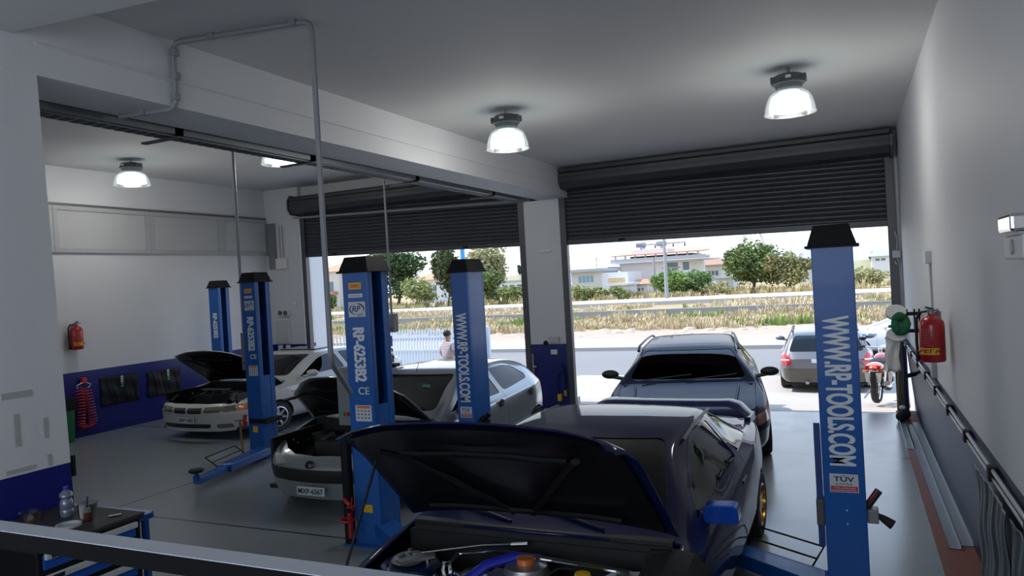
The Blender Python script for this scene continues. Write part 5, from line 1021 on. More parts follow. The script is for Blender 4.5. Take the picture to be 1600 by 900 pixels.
def cup(x, y, h, r, fill, fm, label, straw=True, name='drinking_cup'):
    p = onto(x, y); T = empty(name, (p.x, p.y, 1.2505), label=label, cat='cup')
    MB().lathe([(r*.72,.001),(r,h),(r*1.05,h+.004),(r*.97,h),(r*.70,.004)], 24, cap=True).out('cup_wall', CUPM, T, smooth=True) if 0 else MB().lathe([(.001,.001),(r*.72,.001),(r,h),(r*1.06,h+.004)], 24, cap=False).out('cup_wall', CUPM, T, smooth=True)
    MB().lathe([(.001,.004),(r*.70,.004),(r*.70+(r*.28)*fill,h*fill),(.001,h*fill)], 24, cap=False).out('drink', fm, T, smooth=True)
    MB().lathe([(r*.71+(r*.28)*fill*.9,h*fill),(r*.71+(r*.28)*(fill+.18),h*(fill+.2)),(.001,h*(fill+.2))], 24, cap=False).out('foam', mat('foam', (.42,.36,.30), .8), T, smooth=True)
    if straw: MB().tube([(0,0,h*.3),(-.02,.02,h*1.35)], .005, 6).out('straw', BLACKP, T)
    return T
cup(137, 812, .105, .062, .55, mat('red_drink', (.25,.05,.025), .3), 'clear plastic cup of iced coffee with a black straw on the trolley')
cup(48, 818, .075, .062, .45, mat('coffee_drink', (.22,.15,.09), .4), 'low clear plastic cup of coffee at the back left of the trolley', False)
p = onto(105, 806); t = empty('water_bottle', (p.x, p.y, 1.2505), label='clear plastic water bottle standing on the trolley', cat='bottle')
MB().lathe([(.001,.0),(.038,.0),(.042,.01),(.042,.05),(.038,.06),(.042,.07),(.042,.12),(.030,.145),(.042,.165),(.038,.19),(.015,.215),(.015,.225)], 24, Matrix.Diagonal((.98,.98,.80,1)), cap=False).out('bottle_wall', mat('bottle_plastic', (.13,.15,.21), .15, coat=1), t, smooth=True)
MB().lathe([(.016,.172),(.016,.190),(.014,.192)], 16).out('bottle_cap', mat('cap_blue', (.02,.04,.35), .4), t)
p = onto(107, 822); t = empty('cup_lid', (p.x, p.y, 1.2505), label='round clear plastic cup lid lying in front of the bottle', cat='lid')
MB().lathe([(.001,.003),(.055,.003),(.064,.015),(.074,.015),(.074,.0),(.069,.0)], 28, cap=False).out('lid', mat('lid_plastic', (.40,.41,.41), .25), t, smooth=True)
o = MB().tube([(p.x+.10,p.y+.20,1.2585),(p.x+.14,p.y+.26,1.2585)], .008, 8).out('small_socket', CHROME); tag(o, 'small chrome socket lying near the right edge of the trolley top', 'tool')
# blue trestle behind
t = empty('blue_trestle', (0,0,0), label='blue steel trestle stand behind the tool trolley', cat='trestle')
a, b = at(112,787,z=1.0), at(236,799,z=1.0)
d = (b-a).normalized(); n_ = Vector((-d.y, d.x, 0))
def beam(mb, p, q, wd, z0, z1): 
    d = (q-p).normalized(); n = Vector((-d.y, d.x, 0))*wd/2; vs = [Vector((c.x, c.y, z)) for z in (z0,z1) for c in (p-n, q-n, q+n, p+n)]; mb.add(vs, [(3,2,1,0),(4,5,6,7),(0,1,5,4),(1,2,6,5),(2,3,7,6),(3,0,4,7)])
m_ = MB(); beam(m_, a, b, .05, .95, 1.0); c = b-n_*.20; beam(m_, b, c, .05, .955, 1.0); m_.out('top_rail', BLUE, t, bevel=.005)
m_ = MB(); e0 = b.lerp(c,.3); m_.box((e0.x-.02,e0.y-.02,0),(e0.x+.02,e0.y+.02,.955)).box((a.x-.02,a.y-.02,0),(a.x+.02,a.y+.02,.95)); m_.out('leg', BLUE, t)
MB().prism([(c.x-.06,c.y-.06),(c.x+.10,c.y),(c.x+.02,c.y+.09),(c.x-.08,c.y+.05)], 1.001, 1.03, 'z').out('end_bracket', BLUE, t)
# ------------------------------------------------------------------ the street
G0 = -.65
CONC = mat('forecourt_concrete', (.42,.38,.34), .8, var=.08, vscale=.6, bump=.1); ASPH = mat('asphalt', (.20,.195,.19), .85, var=.10, vscale=.8, stretch=(.15,1,1))
def quad(y0, z0, y1, z1, x0=-90, x1=60, m=CONC, name='ground', th=.3):
    return struct(name, MB().add([(x0,y0,z0),(x1,y0,z0),(x1,y1,z1),(x0,y1,z1),(x0,y0,z0-th),(x1,y0,z0-th),(x1,y1,z1-th),(x0,y1,z1-th)], [(0,1,2,3),(7,6,5,4),(0,4,5,1),(1,5,6,2),(2,6,7,3),(3,7,4,0)]), m)
quad(.11, -.03, 4.0, -.42, m=CONC, name='forecourt'); quad(4.0, -.42, 6.5, G0, m=CONC, name='forecourt'); quad(6.5, G0, 9.6, G0, m=CONC, name='forecourt')
quad(9.6, G0-.01, 17.5, G0-.01, m=ASPH, name='road')
KERB = mat('kerb_stone', (.36,.34,.32), .85); PAVE = mat('pavement', (.52,.46,.40), .85, var=.05, vscale=.8)
struct('kerb', MB().box((-90,17.5,G0-.2),(60,17.8,G0+.14)), KERB); quad(17.8, G0+.13, 22.4, G0+.13, m=PAVE, name='pavement')
DIRT = mat('pale_dirt', (.40,.31,.24), .95, var=.25, vscale=.9, bump=.8, bscale=3); DRY = mat('dry_soil', (.36,.28,.15), .95, var=.3, vscale=.35, bump=.6, bscale=2)
quad(22.4, G0+.12, 28.5, G0+.10, m=DIRT, name='verge'); quad(28.5, G0+.08, 64, G0, x0=-120, m=DRY, name='field')
quad(64, G0+.15, 78, G0+.3, x0=-140, x1=90, m=mat('far_road_surface', (.46,.43,.41), .8, var=.06), name='far_road'); quad(78, G0, 420, G0, x0=-500, x1=300, m=DRY, name='far_ground')
struct('canal_wall', MB().box((-120,41.2,G0-.2),(60,41.7,G0+.62)), mat('canal_concrete', (.25,.25,.24), .9, var=.15, vscale=.3)); struct('far_kerb', MB().box((-140,63.6,G0-.1),(90,64,G0+.40)), KERB)
# outside faces of the opening: white wall return on the left, white building edge on the right
ox = at(481,450,Y=1.72).x; oy = at(509,450,X=ox).y
struct('wall_outside_left', MB().box((ox-.6,1.72,-.6),(ox,oy,5)), W_PLAIN)
struct('wall_outside_right', MB().box((.12,.4,-.2),(.6,2.2,5)).box((.05,2.2,-.3),(.6,2.5,5)), W_PLAIN)
# distant hills
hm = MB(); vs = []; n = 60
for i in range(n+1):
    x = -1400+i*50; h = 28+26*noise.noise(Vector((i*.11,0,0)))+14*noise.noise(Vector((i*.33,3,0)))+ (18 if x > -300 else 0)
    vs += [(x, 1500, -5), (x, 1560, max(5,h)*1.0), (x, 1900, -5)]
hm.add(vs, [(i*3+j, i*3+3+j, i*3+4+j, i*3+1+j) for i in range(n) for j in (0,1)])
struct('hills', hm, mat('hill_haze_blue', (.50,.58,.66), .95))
# grass: blades in tufts
rnd = random.Random(11)
def tufts(n, y0, y1, pick, hmin, hmax, x0, x1, seed, mname, col, label, blades=16, skip=None):
    rnd = random.Random(seed); vs = []; fs = []
    for _ in range(n):
        y = y0+(y1-y0)*rnd.random(); x = x0(y)+(x1(y)-x0(y))*rnd.random()
        d = noise.noise(Vector((x*.16, y*.22, seed*3.1)))
        if d < pick: continue
        h = (hmin+(hmax-hmin)*rnd.random())*(.6+1.2*max(0,d-pick)); wd = .03+.0008*y
        for b in range(blades):
            a = rnd.uniform(0, 2*PI); r = rnd.uniform(0, .4)*h*1.3+.05; bx, by = x+r*math.cos(a), y+r*math.sin(a); l = h*rnd.uniform(.6,1.1); dx, dy = math.cos(a)*l*rnd.uniform(.1,.6), math.sin(a)*l*.4
            k = len(vs); w_ = wd*rnd.uniform(.6,1.3); ca, sa = math.cos(a+1.5)*w_, math.sin(a+1.5)*w_
            vs += [(bx-ca,by-sa,G0), (bx+ca,by+sa,G0), (bx+dx*.5+ca*.7,by+dy*.5+sa*.7,G0+l*.6), (bx+dx,by+dy,G0+l), (bx+dx*.5-ca*.7,by+dy*.5-sa*.7,G0+l*.6)]; fs += [(k,k+1,k+2,k+4),(k+4,k+2,k+3)]
    me = bpy.data.meshes.new('g'); me.from_pydata(vs, [], fs); o = link('grass', me, mat(mname, col, .9, var=.35, vscale=.5)); return tag(o, label, 'grass', kind='stuff')
xl = lambda y: -1.0-(y+14)*1.02-3; xr = lambda y: -.78+(y+14)*.14+1.5
tufts(3800, 27.5, 40.5, -.15, .22, .60, xl, xr, 1, 'grass_straw', (.54,.44,.27), 'dry straw coloured grass in front of the low canal wall')
tufts(900, 29, 40, .05, .3, .7, xl, xr, 2, 'grass_green', (.22,.30,.08), 'patches of green weeds in front of the low canal wall')
tufts(3400, 42.5, 63, -.15, .3, .7, xl, xr, 3, 'grass_straw_far', (.58,.48,.31), 'dry straw coloured grass behind the low canal wall', 12)
tufts(500, 43, 62, .2, .4, 1.0, xl, xr, 4, 'grass_green_far', (.24,.30,.11), 'green weeds behind the low canal wall', 12)
tufts(1500, 79, 100, -.2, .5, 1.1, xl, xr, 5, 'grass_beyond', (.50,.42,.22), 'tall dry grass beyond the far road', 12)
rb = MB()
for i in range(170):
    y = rnd.uniform(23.5, 28.5); x = rnd.uniform(xl(y), xr(y)); r = rnd.uniform(.08,.32); rb.ball((x, y, G0+.10), r, 4, (1.4,1,.55))
tag(rb.out('rubble', mat('rubble_stone', (.45,.37,.30), .95, var=.3)), 'pale stones and rubble strewn along the verge', 'rubble', kind='stuff')
# trees and bushes
def foliage(name, c, blobs, n, leaf, cols, label, cat, trunk=None, seed=1, shape='blob'):
    """c = base point; blobs = [(dx, dy, dz, rx, ry, rz)]"""
    rnd = random.Random(seed); T = empty(name, c, label=label, cat=cat); vs = []; fs = []
    tot = sum(b[3]*b[5] for b in blobs)
    for (dx,dy,dz,rx,ry,rz_) in blobs:
        for _ in range(int(n*rx*rz_/tot)):
            v = Vector((rnd.gauss(0,1), rnd.gauss(0,1), rnd.gauss(0,1))).normalized()*(rnd.random()**.38)
            ns = 1+.35*noise.noise(Vector((v.x*2.3+seed, v.y*2.3, v.z*2.3)))
            p = Vector((dx+v.x*rx*ns, dy+v.y*ry*ns, max(.02, dz+v.z*rz_*ns)))
            a = Vector((rnd.gauss(0,1), rnd.gauss(0,1), rnd.gauss(0,.6))).normalized(); b = a.cross(Vector((rnd.gauss(0,1), rnd.gauss(0,1), rnd.gauss(0,1)))).normalized(); s = leaf*rnd.uniform(.6,1.3)
            k = len(vs); vs += [p-a*s, p+b*s*.55, p+a*s, p-b*s*.55]; fs.append((k,k+1,k+2,k+3))
    me = bpy.data.meshes.new('f'); me.from_pydata(vs, [], fs); link('foliage', me, mat('leaf_'+cols[0], cols[1], .8, var=.55, vscale=cols[2] if len(cols) > 2 else .8), T)
    if trunk:
        tb = MB(); h, r = trunk; tb.tube([(0,0,0),(.08*h,0,h*.35),(-.04*h,0,h*.7),(.03*h,0,h)], [r,r*.8,r*.6,r*.3], 8)
        for i in range(4): a = i*1.7; tb.tube([(0,0,h*.4),(math.cos(a)*h*.22,math.sin(a)*h*.2,h*.7),(math.cos(a)*h*.35,math.sin(a)*h*.3,h*.95)], [r*.5,r*.35,r*.15], 6)
        tb.out('trunk', mat('bark', (.10,.075,.05), .9), T, smooth=True)
    return T
def px(Y): return math.hypot(1,0)*0+1/ (FPX/((Y-CAM[1])*1.0))   # rough metres per pixel straight ahead
def tree_at(x, ybase, w, h, Y, name, cols, label, cat, n, leaf, trunk=True, seed=1, parts=7, zb=None):
    b = at(x, ybase, Y=Y); b.z = G0 if zb is None else zb
    F = (b-Vector(CAM)).dot(FX); mpp = F/FPX; W_ = w*mpp/2; H_ = h*mpp; rnd = random.Random(seed)
    bl = [(0,0,H_*.58,W_*.62,W_*.6,H_*.40)]
    for i in range(parts):
        a = i*2*PI/parts+rnd.random(); rr = rnd.uniform(.30,.50); bl.append((math.cos(a)*W_*.55, math.sin(a)*W_*.4, H_*rnd.uniform(.32,.80), W_*rr, W_*rr, H_*rnd.uniform(.15,.26)))
    return foliage(name, b, bl, n, leaf*mpp, cols, label, cat, (H_*.75, W_*.05) if trunk else None, seed)
DG = ('dark', (.055,.095,.03)); MG = ('mid', (.13,.18,.05)); LG_ = ('light', (.25,.28,.10)); YG = ('yellow', (.34,.32,.15)); RGN = ('reed', (.16,.25,.08))
tree_at(622, 482, 105, 100, 88, 'tree', DG, 'dark green tree just right of the nearest lettered post, in the left doorway', 'tree', 5200, 3.2, True, 1)
tree_at(655, 482, 68, 52, 84, 'shrub', LG_, 'light green bush in front of the dark tree in the left doorway', 'bush', 2600, 2.6, False, 2)
tree_at(700, 480, 55, 108, 92, 'tree', ('olive', (.10,.13,.05)), 'olive green tree directly behind the post in front of the hatchback', 'tree', 3200, 3.0, True, 3)
tree_at(762, 482, 84, 100, 90, 'tree', YG, 'pale yellowish tree right of the post in front of the hatchback', 'tree', 3600, 3.0, True, 4)
tree_at(760, 482, 70, 58, 86, 'shrub', MG, 'mid green bush at the foot of the pale yellowish tree', 'bush', 2600, 2.6, False, 5)
for i, (x, w_, h_) in enumerate(((798,50,30),(826,46,26))): tree_at(x, 480, w_, h_, 84, 'reed_bed', LG_, ['light green reeds right of the pale tree in the left doorway', 'light green reeds at the right end of the left doorway view'][i], 'reeds', 1500, 2.4, False, 20+i)
for i, (x, w_, h_) in enumerate(((912,44,26),(938,36,24),(968,34,22))): tree_at(x, 472, w_, h_, 82, 'shrub', LG_, ['pale green bush at the left edge of the right doorway view', 'pale green bush below the low building with blue windows', 'sparse pale bush in front of the small white house'][i], 'bush', 1300, 2.2, False, 30+i)
tree_at(1050, 470, 70, 46, 82, 'shrub', ('reedbright', (.20,.30,.08)), 'bright green reedy bush at the foot of the utility pole', 'bush', 3200, 2.6, False, 6)
tree_at(1088, 468, 66, 44, 84, 'shrub', RGN, 'green bush right of the utility pole', 'bush', 3000, 2.6, False, 7)
tree_at(1120, 464, 60, 24, 83, 'shrub', YG, 'low yellowish scrub between the bushes and the big tree', 'bush', 1200, 2.2, False, 8)
tree_at(1176, 452, 100, 84, 92, 'tree', MG, 'big green tree left of the right lift post', 'tree', 6500, 3.0, True, 9, 9)
tree_at(1232, 450, 92, 66, 90, 'tree', ('gold', (.24,.23,.09)), 'yellow green tree right behind the right lift post', 'tree', 4600, 2.8, True, 10)
tree_at(1350, 446, 90, 34, 88, 'shrub', YG, 'wide yellowish scrub seen right of the right lift post', 'bush', 2600, 2.4, False, 12)
for i, (x, h_) in enumerate(((1363,14),(1376,18))): tree_at(x, 400, 9, h_, 150, 'cypress_tree', DG, ['small dark cypress on the hill, left one', 'small dark cypress on the hill, right one'][i], 'tree', 500, 2.0, False, 40+i, 3, zb=at(x,408,Y=150).z)
tree_at(812, 430, 8, 18, 160, 'cypress_tree', DG, 'small dark cypress on the skyline near the right edge of the left doorway', 'tree', 500, 1.8, False, 44, 3, zb=at(812,432,Y=160).z)
tree_at(508, 462, 40, 34, 80, 'shrub', MG, 'green bush seen left of the nearest lettered post through the left doorway', 'bush', 1500, 2.4, False, 13)
# conifer in tiers
b = at(933, 428, Y=120); F = (b-Vector(CAM)).dot(FX)/FPX
T = empty('conifer_tree', (b.x, b.y, b.z), label='tiered dark conifer behind the low building with blue windows', cat='tree'); cn = []
rnd = random.Random(3); vs = []; fs = []
for tier in range(8):
    z = (tier*3.1+2)*F; r = (11.5-tier*1.35)*F
    for k in range(11):
        a = k*2*PI/11+tier
        for q in range(26):
            t_ = rnd.random(); p = Vector((math.cos(a)*r*t_, math.sin(a)*r*t_, z-.6*F*t_+rnd.uniform(-.5,.5)*F)); s = 1.0*F; d = Vector((math.cos(a+rnd.uniform(-.8,.8)), math.sin(a+rnd.uniform(-.8,.8)), rnd.uniform(-.3,.4))); e = Vector((0,0,1)).cross(d).normalized()*.3; k0 = len(vs)
            vs += [p-d*s*.5, p+e*s, p+d*s*.5, p-e*s]; fs.append((k0,k0+1,k0+2,k0+3))
me = bpy.data.meshes.new('c'); me.from_pydata(vs, [], fs); link('foliage', me, mat('conifer', (.05,.085,.045), .8, var=.4), T); MB().tube([(0,0,G0-b.z),(0,0,26*F)], [.8*F,.2*F], 8).out('trunk', mat('bark', (.1,.07,.05), .9), T)
# low hills the far cypresses stand on
for (x_, yb_, Y_, rx_) in ((1372, 405, 152, 16), (812, 430, 162, 14)):
    c_ = at(x_, yb_, Y=Y_); hh = c_.z-G0+.15; mb = MB(); mb.ball((c_.x, c_.y, G0-.5), 1, 14, (rx_, 9, hh+.5)); struct('hill_mound', mb, mat('hill_scrub', (.30,.29,.18), .95, var=.3, vscale=.4), smooth=True)
# utility poles
def upole(x, ytop, ybase, Y, label, r=.16, arm=True, zb=G0):
    tp = at(x, ytop, Y=Y); T = empty('utility_pole', (tp.x, tp.y, zb), label=label, cat='utility pole'); h = tp.z-zb
    MB().tube([(0,0,0),(0,0,h)], [r*1.3,r*.8], 10).out('pole', mat('pole_concrete', (.30,.30,.30), .8), T, smooth=True)
    if arm:
        MB().box((-2.6,-.08,h-.75),(2.6,.08,h-.58)).out('crossarm', mat('pole_steel', (.30,.30,.31), .6), T)
        for dx in (-2.5,-1.1,1.1,2.5): MB().lathe([(.09,-1.15),(.13,-1.0),(.09,-.8),(.05,-.75)], 10, Matrix.Translation((dx,0,h))).out('insulator', mat('insulator_brown', (.12,.09,.08), .4), T, smooth=True)
    return T
upole(1037, 372, 470, 76, 'grey utility pole with a crossarm rising above the green bushes', .19)
upole(1021, 402, 470, 98, 'shorter pale utility pole left of the crossarm pole', .2, False)
upole(497, 400, 560, 26, 'white lamp post beyond the forecourt fence, at the left of the left doorway', .16, False)
tp = at(722, 388, Y=9); T = empty('flag_pole', (tp.x, tp.y, G0), label='blue pole rising behind the cover of the post in front of the hatchback', cat='pole'); MB().tube([(0,0,0),(0,0,6.0)], .085, 12).out('pole', mat('pole_blue', (.06,.30,.62), .35), T, smooth=True); MB().box((-.2,-.2,0),(.2,.2,.03)).out('base_plate', STEEL, T)
py = MB(); tp = at(1175, 368, Y=180); 
T = empty('pylon', (tp.x, tp.y, G0), label='faint lattice pylon rising behind the big green tree', cat='pylon'); b1 = at(1172,430,Y=180); h = at(1170,340,Y=180).z-G0
for s in (-1,1):
    for q in (-1,1): py.tube([(s*5,q*5,0),(s*.8,q*.8,h)], .18, 4)
for i in range(10):
    z0, z1 = h*i/10, h*(i+1)/10; w0, w1 = 5-4.2*i/10, 5-4.2*(i+1)/10
    for q in (-1,1): py.tube([(-w0,q*w0,z0),(w1,q*w1,z1)], .1, 3); py.tube([(w0,q*w0,z0),(-w1,q*w1,z1)], .1, 3)
py.out('lattice', mat('pylon_grey', (.55,.57,.6), .6), T)
# ------------------------------------------------------------------ buildings
BW = mat('building_white', (.66,.66,.66), .85, var=.04, vscale=.2); BC = mat('building_cream', (.55,.52,.46), .85); TILE = mat('roof_tile', (.52,.25,.15), .85, var=.15, vscale=1, bump=.3, bscale=6)
WIN = mat('far_window', (.10,.14,.17), .2); BG = mat('balcony_grey', (.35,.35,.36), .8)
def bld(x0, x1, ytop, ybase, Y, depth, m, name, label, cat='building', zb=None):
    a = at(x0, (ytop+ybase)/2, Y=Y); b = at(x1, (ytop+ybase)/2, Y=Y); zt_ = (at(x0, ytop+0, Y=Y).z+at(x1, ytop, Y=Y).z)/2
    T = empty(name, ((a.x+b.x)/2, Y, G0), label=label, cat=cat); w_ = (b.x-a.x)/2; h = zt_-G0
    MB().box((-w_,0,0),(w_,depth,h)).out('walls', m, T); return T, w_, h, (b.x-a.x)/(x1-x0)
def windows(T, w_, h, n, z0, z1, x0, x1, m=WIN, y=-.04):
    for i in range(n):
        a = x0+(x1-x0)*i/n; b = a+(x1-x0)/n*.72; f = MB().box((a*w_,y,z0*h),(b*w_,0,z1*h)).out('window', m, T); MB().box((a*w_-.06,y-.02,z0*h-.06),(b*w_+.06,0,z0*h)).out('sill', BW, f)
def hip(T, w_, d, h, rise, over=.5, m=TILE): 
    MB().add([(-w_-over,-over,h),(w_+over,-over,h),(w_+over,d+over,h),(-w_-over,d+over,h),(-w_*.45,d/2,h+rise),(w_*.45,d/2,h+rise)], [(0,1,5,4),(1,2,5),(2,3,4,5),(3,0,4),(3,2,1,0)]).out('roof', m, T)
T, w_, h, s = bld(969, 1078, 409, 455, 104, 14, BW, 'apartment_building', 'white apartment block with a roof canopy and two water heaters on top')
q = .36
MB().box((-w_-1.2,-1.5,h),(w_+3,13,h+.5*q)).out('roof_slab', BW, T)
MB().box((-w_-1.1,-1.45,h+.5*q),(w_+2.9,-1.35,h+2.0*q)).out('parapet', mat('parapet_grey', (.45,.46,.47), .8), T)
for i in range(9): x = -w_-.4+i*(2*w_+2)/8; MB().box((x-.12,-.9,h+.5*q),(x+.12,-.66,h+3.2*q)).out('canopy_post', BW, T)
MB().box((-w_+1,3,h+.5*q),(w_,11,h+3.1*q)).out('penthouse', mat('penthouse_dark', (.16,.15,.14), .8), T)
MB().add([(-w_-.8,-1.8,h+3.1*q),(w_+2.5,-1.8,h+3.1*q),(w_+1.5,11,h+4.6*q),(-w_+.2,11,h+4.6*q),(-w_-.8,-1.8,h+3.6*q),(w_+2.5,-1.8,h+3.6*q),(w_+1.5,11,h+5.1*q),(-w_+.2,11,h+5.1*q)], [(3,2,1,0),(4,5,6,7),(0,1,5,4),(1,2,6,5),(2,3,7,6),(3,0,4,7)]).out('canopy_roof', TILE, T)
MB().box((-w_+1.5,2,h+3.8*q),(-w_+7.5,8,h+6*q)).out('stair_tower', BW, T)
for dx in (3.0,6.4): hh = MB().tube([(-w_+dx-.8,3,h+8.2*q),(-w_+dx+.8,3,h+8.2*q)], .42, 12).out('water_heater', mat('heater_dark', (.16,.17,.22), .4), T, smooth=True); MB().box((-w_+dx-.2,2.8,h+6*q),(-w_+dx+.2,3.2,h+7.4*q)).out('heater_stand', BG, hh)
for i in range(2): MB().box((-w_-2.2,.5,h-2.9*q-i*4*q),(-w_,9,h-2.6*q-i*4*q)).box((-w_-2.2,.5,h-2.6*q-i*4*q),(-w_-2.05,9,h-1.0*q-i*4*q)).out('balcony', BG, T)
for (a0, b0) in ((w_-3.5,w_-1.8),(w_-1.0,w_)): MB().box((a0,-.05,h-4.4*q),(b0,0,h-.9*q)).out('window', WIN, T)
for (a0, b0, z0, z1) in ((w_*.25,w_*.75,3.4,2.8),(-w_*.1,w_*.02,9,8)): MB().box((a0,-.08,h-z0*q),(b0,0,h-z1*q)).out('wall_unit', BG, T)
T, w_, h, s = bld(893, 940, 425, 462, 92, 9, BC, 'low_building', 'low cream building with a row of blue windows at the left of the right doorway'); windows(T, w_, h, 4, .62, .86, -.5, .55, mat('window_blue', (.14,.28,.36), .2)); MB().box((-w_-.8,-.8,h),(w_+.4,9.5,h+.45)).out('roof_slab', BG, T)
MB().box((w_,.1,0),(w_+4,8,h-.3)).out('annex', BW, T); MB().box((w_+2.2,-.02,h*.5),(w_+2.6,.1,h*.56)).out('wall_lamp', BG, T)
T, w_, h, s = bld(953, 978, 446, 472, 86, 6, BW, 'small_house', 'small white house with yellow balcony rails'); MB().box((-w_-.4,-.5,h),(w_+.4,6.4,h+.3)).out('roof_slab', BW, T)
yb = MB()
for i in range(12): yb.box((-w_+i*w_*2/11-.06,-.3,h+.3),(-w_+i*w_*2/11+.06,-.2,h+.95))
yb.box((-w_,-.35,h+.95),(w_,-.15,h+1.05)).box((-w_,-.35,h+.55),(w_,-.15,h+.65)); yb.out('balcony_rail', mat('rail_yellow', (.62,.42,.14), .6), T); windows(T, w_, h, 2, .35, .7, .15, .85)
T, w_, h, s = bld(982, 1012, 444, 468, 94, 7, BW, 'small_house', 'small white house with orange tiled roof and a row of dark windows'); hip(T, w_, 7, h, .7); windows(T, w_, h, 4, .45, .68, -.75, .7)
MB().lathe([(.8,0),(.85,.1),(.85,1.0),(.3,1.15)], 16, Matrix.Translation((-w_*.85,-1.2,0))).out('water_tank', mat('tank_blue', (.22,.30,.42), .5), T, smooth=True)
T, w_, h, s = bld(1092, 1128, 414, 455, 124, 10, BC, 'tiled_house', 'house with a brown hipped roof right of the apartment block'); hip(T, w_, 10, h, 1.5, .8, mat('roof_brown', (.36,.22,.16), .85)); windows(T, w_, h, 3, .55, .75, -.2, .8)
MB().tube([(-2.2,4,h+1.9),(-.6,4,h+1.9)], .4, 10).out('water_heater', mat('heater_pale', (.5,.5,.52), .5), T, smooth=True); MB().box((-1.8,3.7,h+.7),(-1.0,4.3,h+1.6)).out('heater_stand', BG, T)
T, w_, h, s = bld(1118, 1146, 436, 456, 96, 7, BW, 'white_annex', 'white house with stairs just left of the big green tree'); windows(T, w_, h, 2, .4, .75, -.6, .6); MB().prism([(-w_,0),(w_*.9,0),(-w_,h*.9)], -2.2, -.9, 'y').out('stair', BW, T); MB().box((-w_-.2,-.3,h),(w_+.2,7,h+.25)).out('roof_slab', BG, T)
T, w_, h, s = bld(655, 690, 437, 470, 120, 9, BW, 'tiled_house', 'white house with an orange tiled roof peeping between the trees in the left doorway'); hip(T, w_, 9, h, 1.8, .8, mat('roof_orange', (.62,.28,.16), .85)); windows(T, w_, h, 3, .5, .75, -.7, .7)
T, w_, h, s = bld(778, 850, 440, 462, 150, 12, BW, 'hillside_block', 'pale flat roofed block on the skyline at the right of the left doorway'); MB().box((-w_*.1,1,h),(w_,10,h+1.2)).out('upper_storey', BC, T); windows(T, w_, h, 5, .55, .8, -.8, .8); MB().box((-w_,-.4,h),(w_+.3,12,h+.4)).out('roof_slab', BG, T)
T, w_, h, s = bld(498, 530, 425, 462, 90, 10, BC, 'tiled_house', 'cream house with a reddish roof seen left of the nearest lettered post'); hip(T, w_, 10, h, 1.6, .6, TILE); windows(T, w_, h, 2, .5, .75, -.6, .6); MB().box((-w_*.8,-1.2,h*.42),(w_*.8,0,h*.5)).out('balcony', mat('balcony_red', (.45,.2,.16), .8), T)
T, w_, h, s = bld(1362, 1392, 400, 412, 140, 8, BW, 'hill_house', 'white house on the hill beside the two small cypresses'); hip(T, w_, 8, h, 1.5, .6, BG); windows(T, w_, h, 2, .8, .9, -.6, .6)
T, w_, h, s = bld(1248, 1290, 404, 440, 130, 9, BC, 'barn', 'pale shed roof behind the yellow green tree'); hip(T, w_, 9, h, 2, .8, BG); windows(T, w_, h, 2, .6, .8, -.6, .6)
# ------------------------------------------------------------------ fence and gate
def fence(xa, ya, xb, yb, Y0, Y1, label, m, n, h=1.75):
    a = at(xa, ya, Y=Y0); b = at(xb, yb, Y=Y1); a.z = b.z = G0; T = empty('palisade_fence', a, label=label, cat='fence'); d = b-a
    for i in range(n+1):
        p = d*i/n; MB().prism([(p.x-.032,.12),(p.x+.032,.12),(p.x+.032,h-.1),(p.x,h),(p.x-.032,h-.1)], p.y-.02, p.y+.02, 'y').out('pale', m, T)
    def r(z0, z1): vs = [(0,.03,z0),(d.x,d.y+.03,z0),(d.x,d.y+.07,z0),(0,.07,z0),(0,.03,z1),(d.x,d.y+.03,z1),(d.x,d.y+.07,z1),(0,.07,z1)]; MB().add(vs, [(3,2,1,0),(4,5,6,7),(0,1,5,4),(1,2,6,5),(2,3,7,6),(3,0,4,7)]).out('rail', m, T)
    r(.20,.28); r(h-.42,h-.34)
    for p in (Vector((0,0,0)), d): MB().box((p.x-.08,p.y-.0+.08,0),(p.x+.08,p.y+.2,h)).out('post', m, T)
    return T
fence(604, 545, 760, 545, 9.3, 9.3, 'pale blue and white palisade gate behind the person, right of the nearest lettered post', mat('fence_pale_blue', (.52,.60,.68), .5), 34)
fence(478, 545, 602, 545, 9.5, 9.4, 'grey palisade fence left of the nearest lettered post', mat('fence_grey', (.42,.42,.40), .5), 22, 1.6)
# ------------------------------------------------------------------ motorcycle
b = at(1366, 631, z=-.19); T = empty('motorcycle', (b.x, b.y-.3, -.18), -.16, label='parked motorcycle with a red tail, seen from behind beside the right doorway', cat='motorcycle')
def mo(mb, nm, m, sm=True, p=T): me = mb.mesh(); me.transform(Matrix.Diagonal((1.25,1.333,1,1))); return link(nm, me, m, p, smooth=sm)
for y, nm in ((.30,'rear'),(1.52,'front')):
    Mx = Matrix.Translation((0,y,.30)) @ Matrix(((0,0,1,0),(0,1,0,0),(1,0,0,0),(0,0,0,1)))
    wl = mo(MB().lathe([(.235,-.04),(.27,-.055),(.30,-.03),(.305,0),(.30,.03),(.27,.055),(.235,.04)], 32, Mx, cap=False), 'tyre', RUBBER)
    sp_ = MB().lathe([(.235,-.03),(.235,.03),(.22,.02),(.22,-.02),(.235,-.03)], 32, Mx, cap=False); sp_.lathe([(.05,-.06),(.05,.06)], 14, Mx)
    for k in range(12): a = k*PI/6; sp_.tube([Mx @ Vector((.04*math.cos(a),.04*math.sin(a),.03*(-1)**k)), Mx @ Vector((.225*math.cos(a),.225*math.sin(a),0))], .005, 4)
    mo(sp_, 'rim', CHROME, p=wl)
mo(MB().tube([(0,.30,.30),(-.09,.55,.42),(-.05,.95,.36),(0,1.18,.80),(0,1.22,.92)], .022, 8).tube([(.09,.30,.30),(.09,.60,.38),(.05,.95,.36)], .022, 8).tube([(0,1.2,.86),(.0,.75,.74),(0,.35,.72)], .022, 8), 'frame', BLACKP)
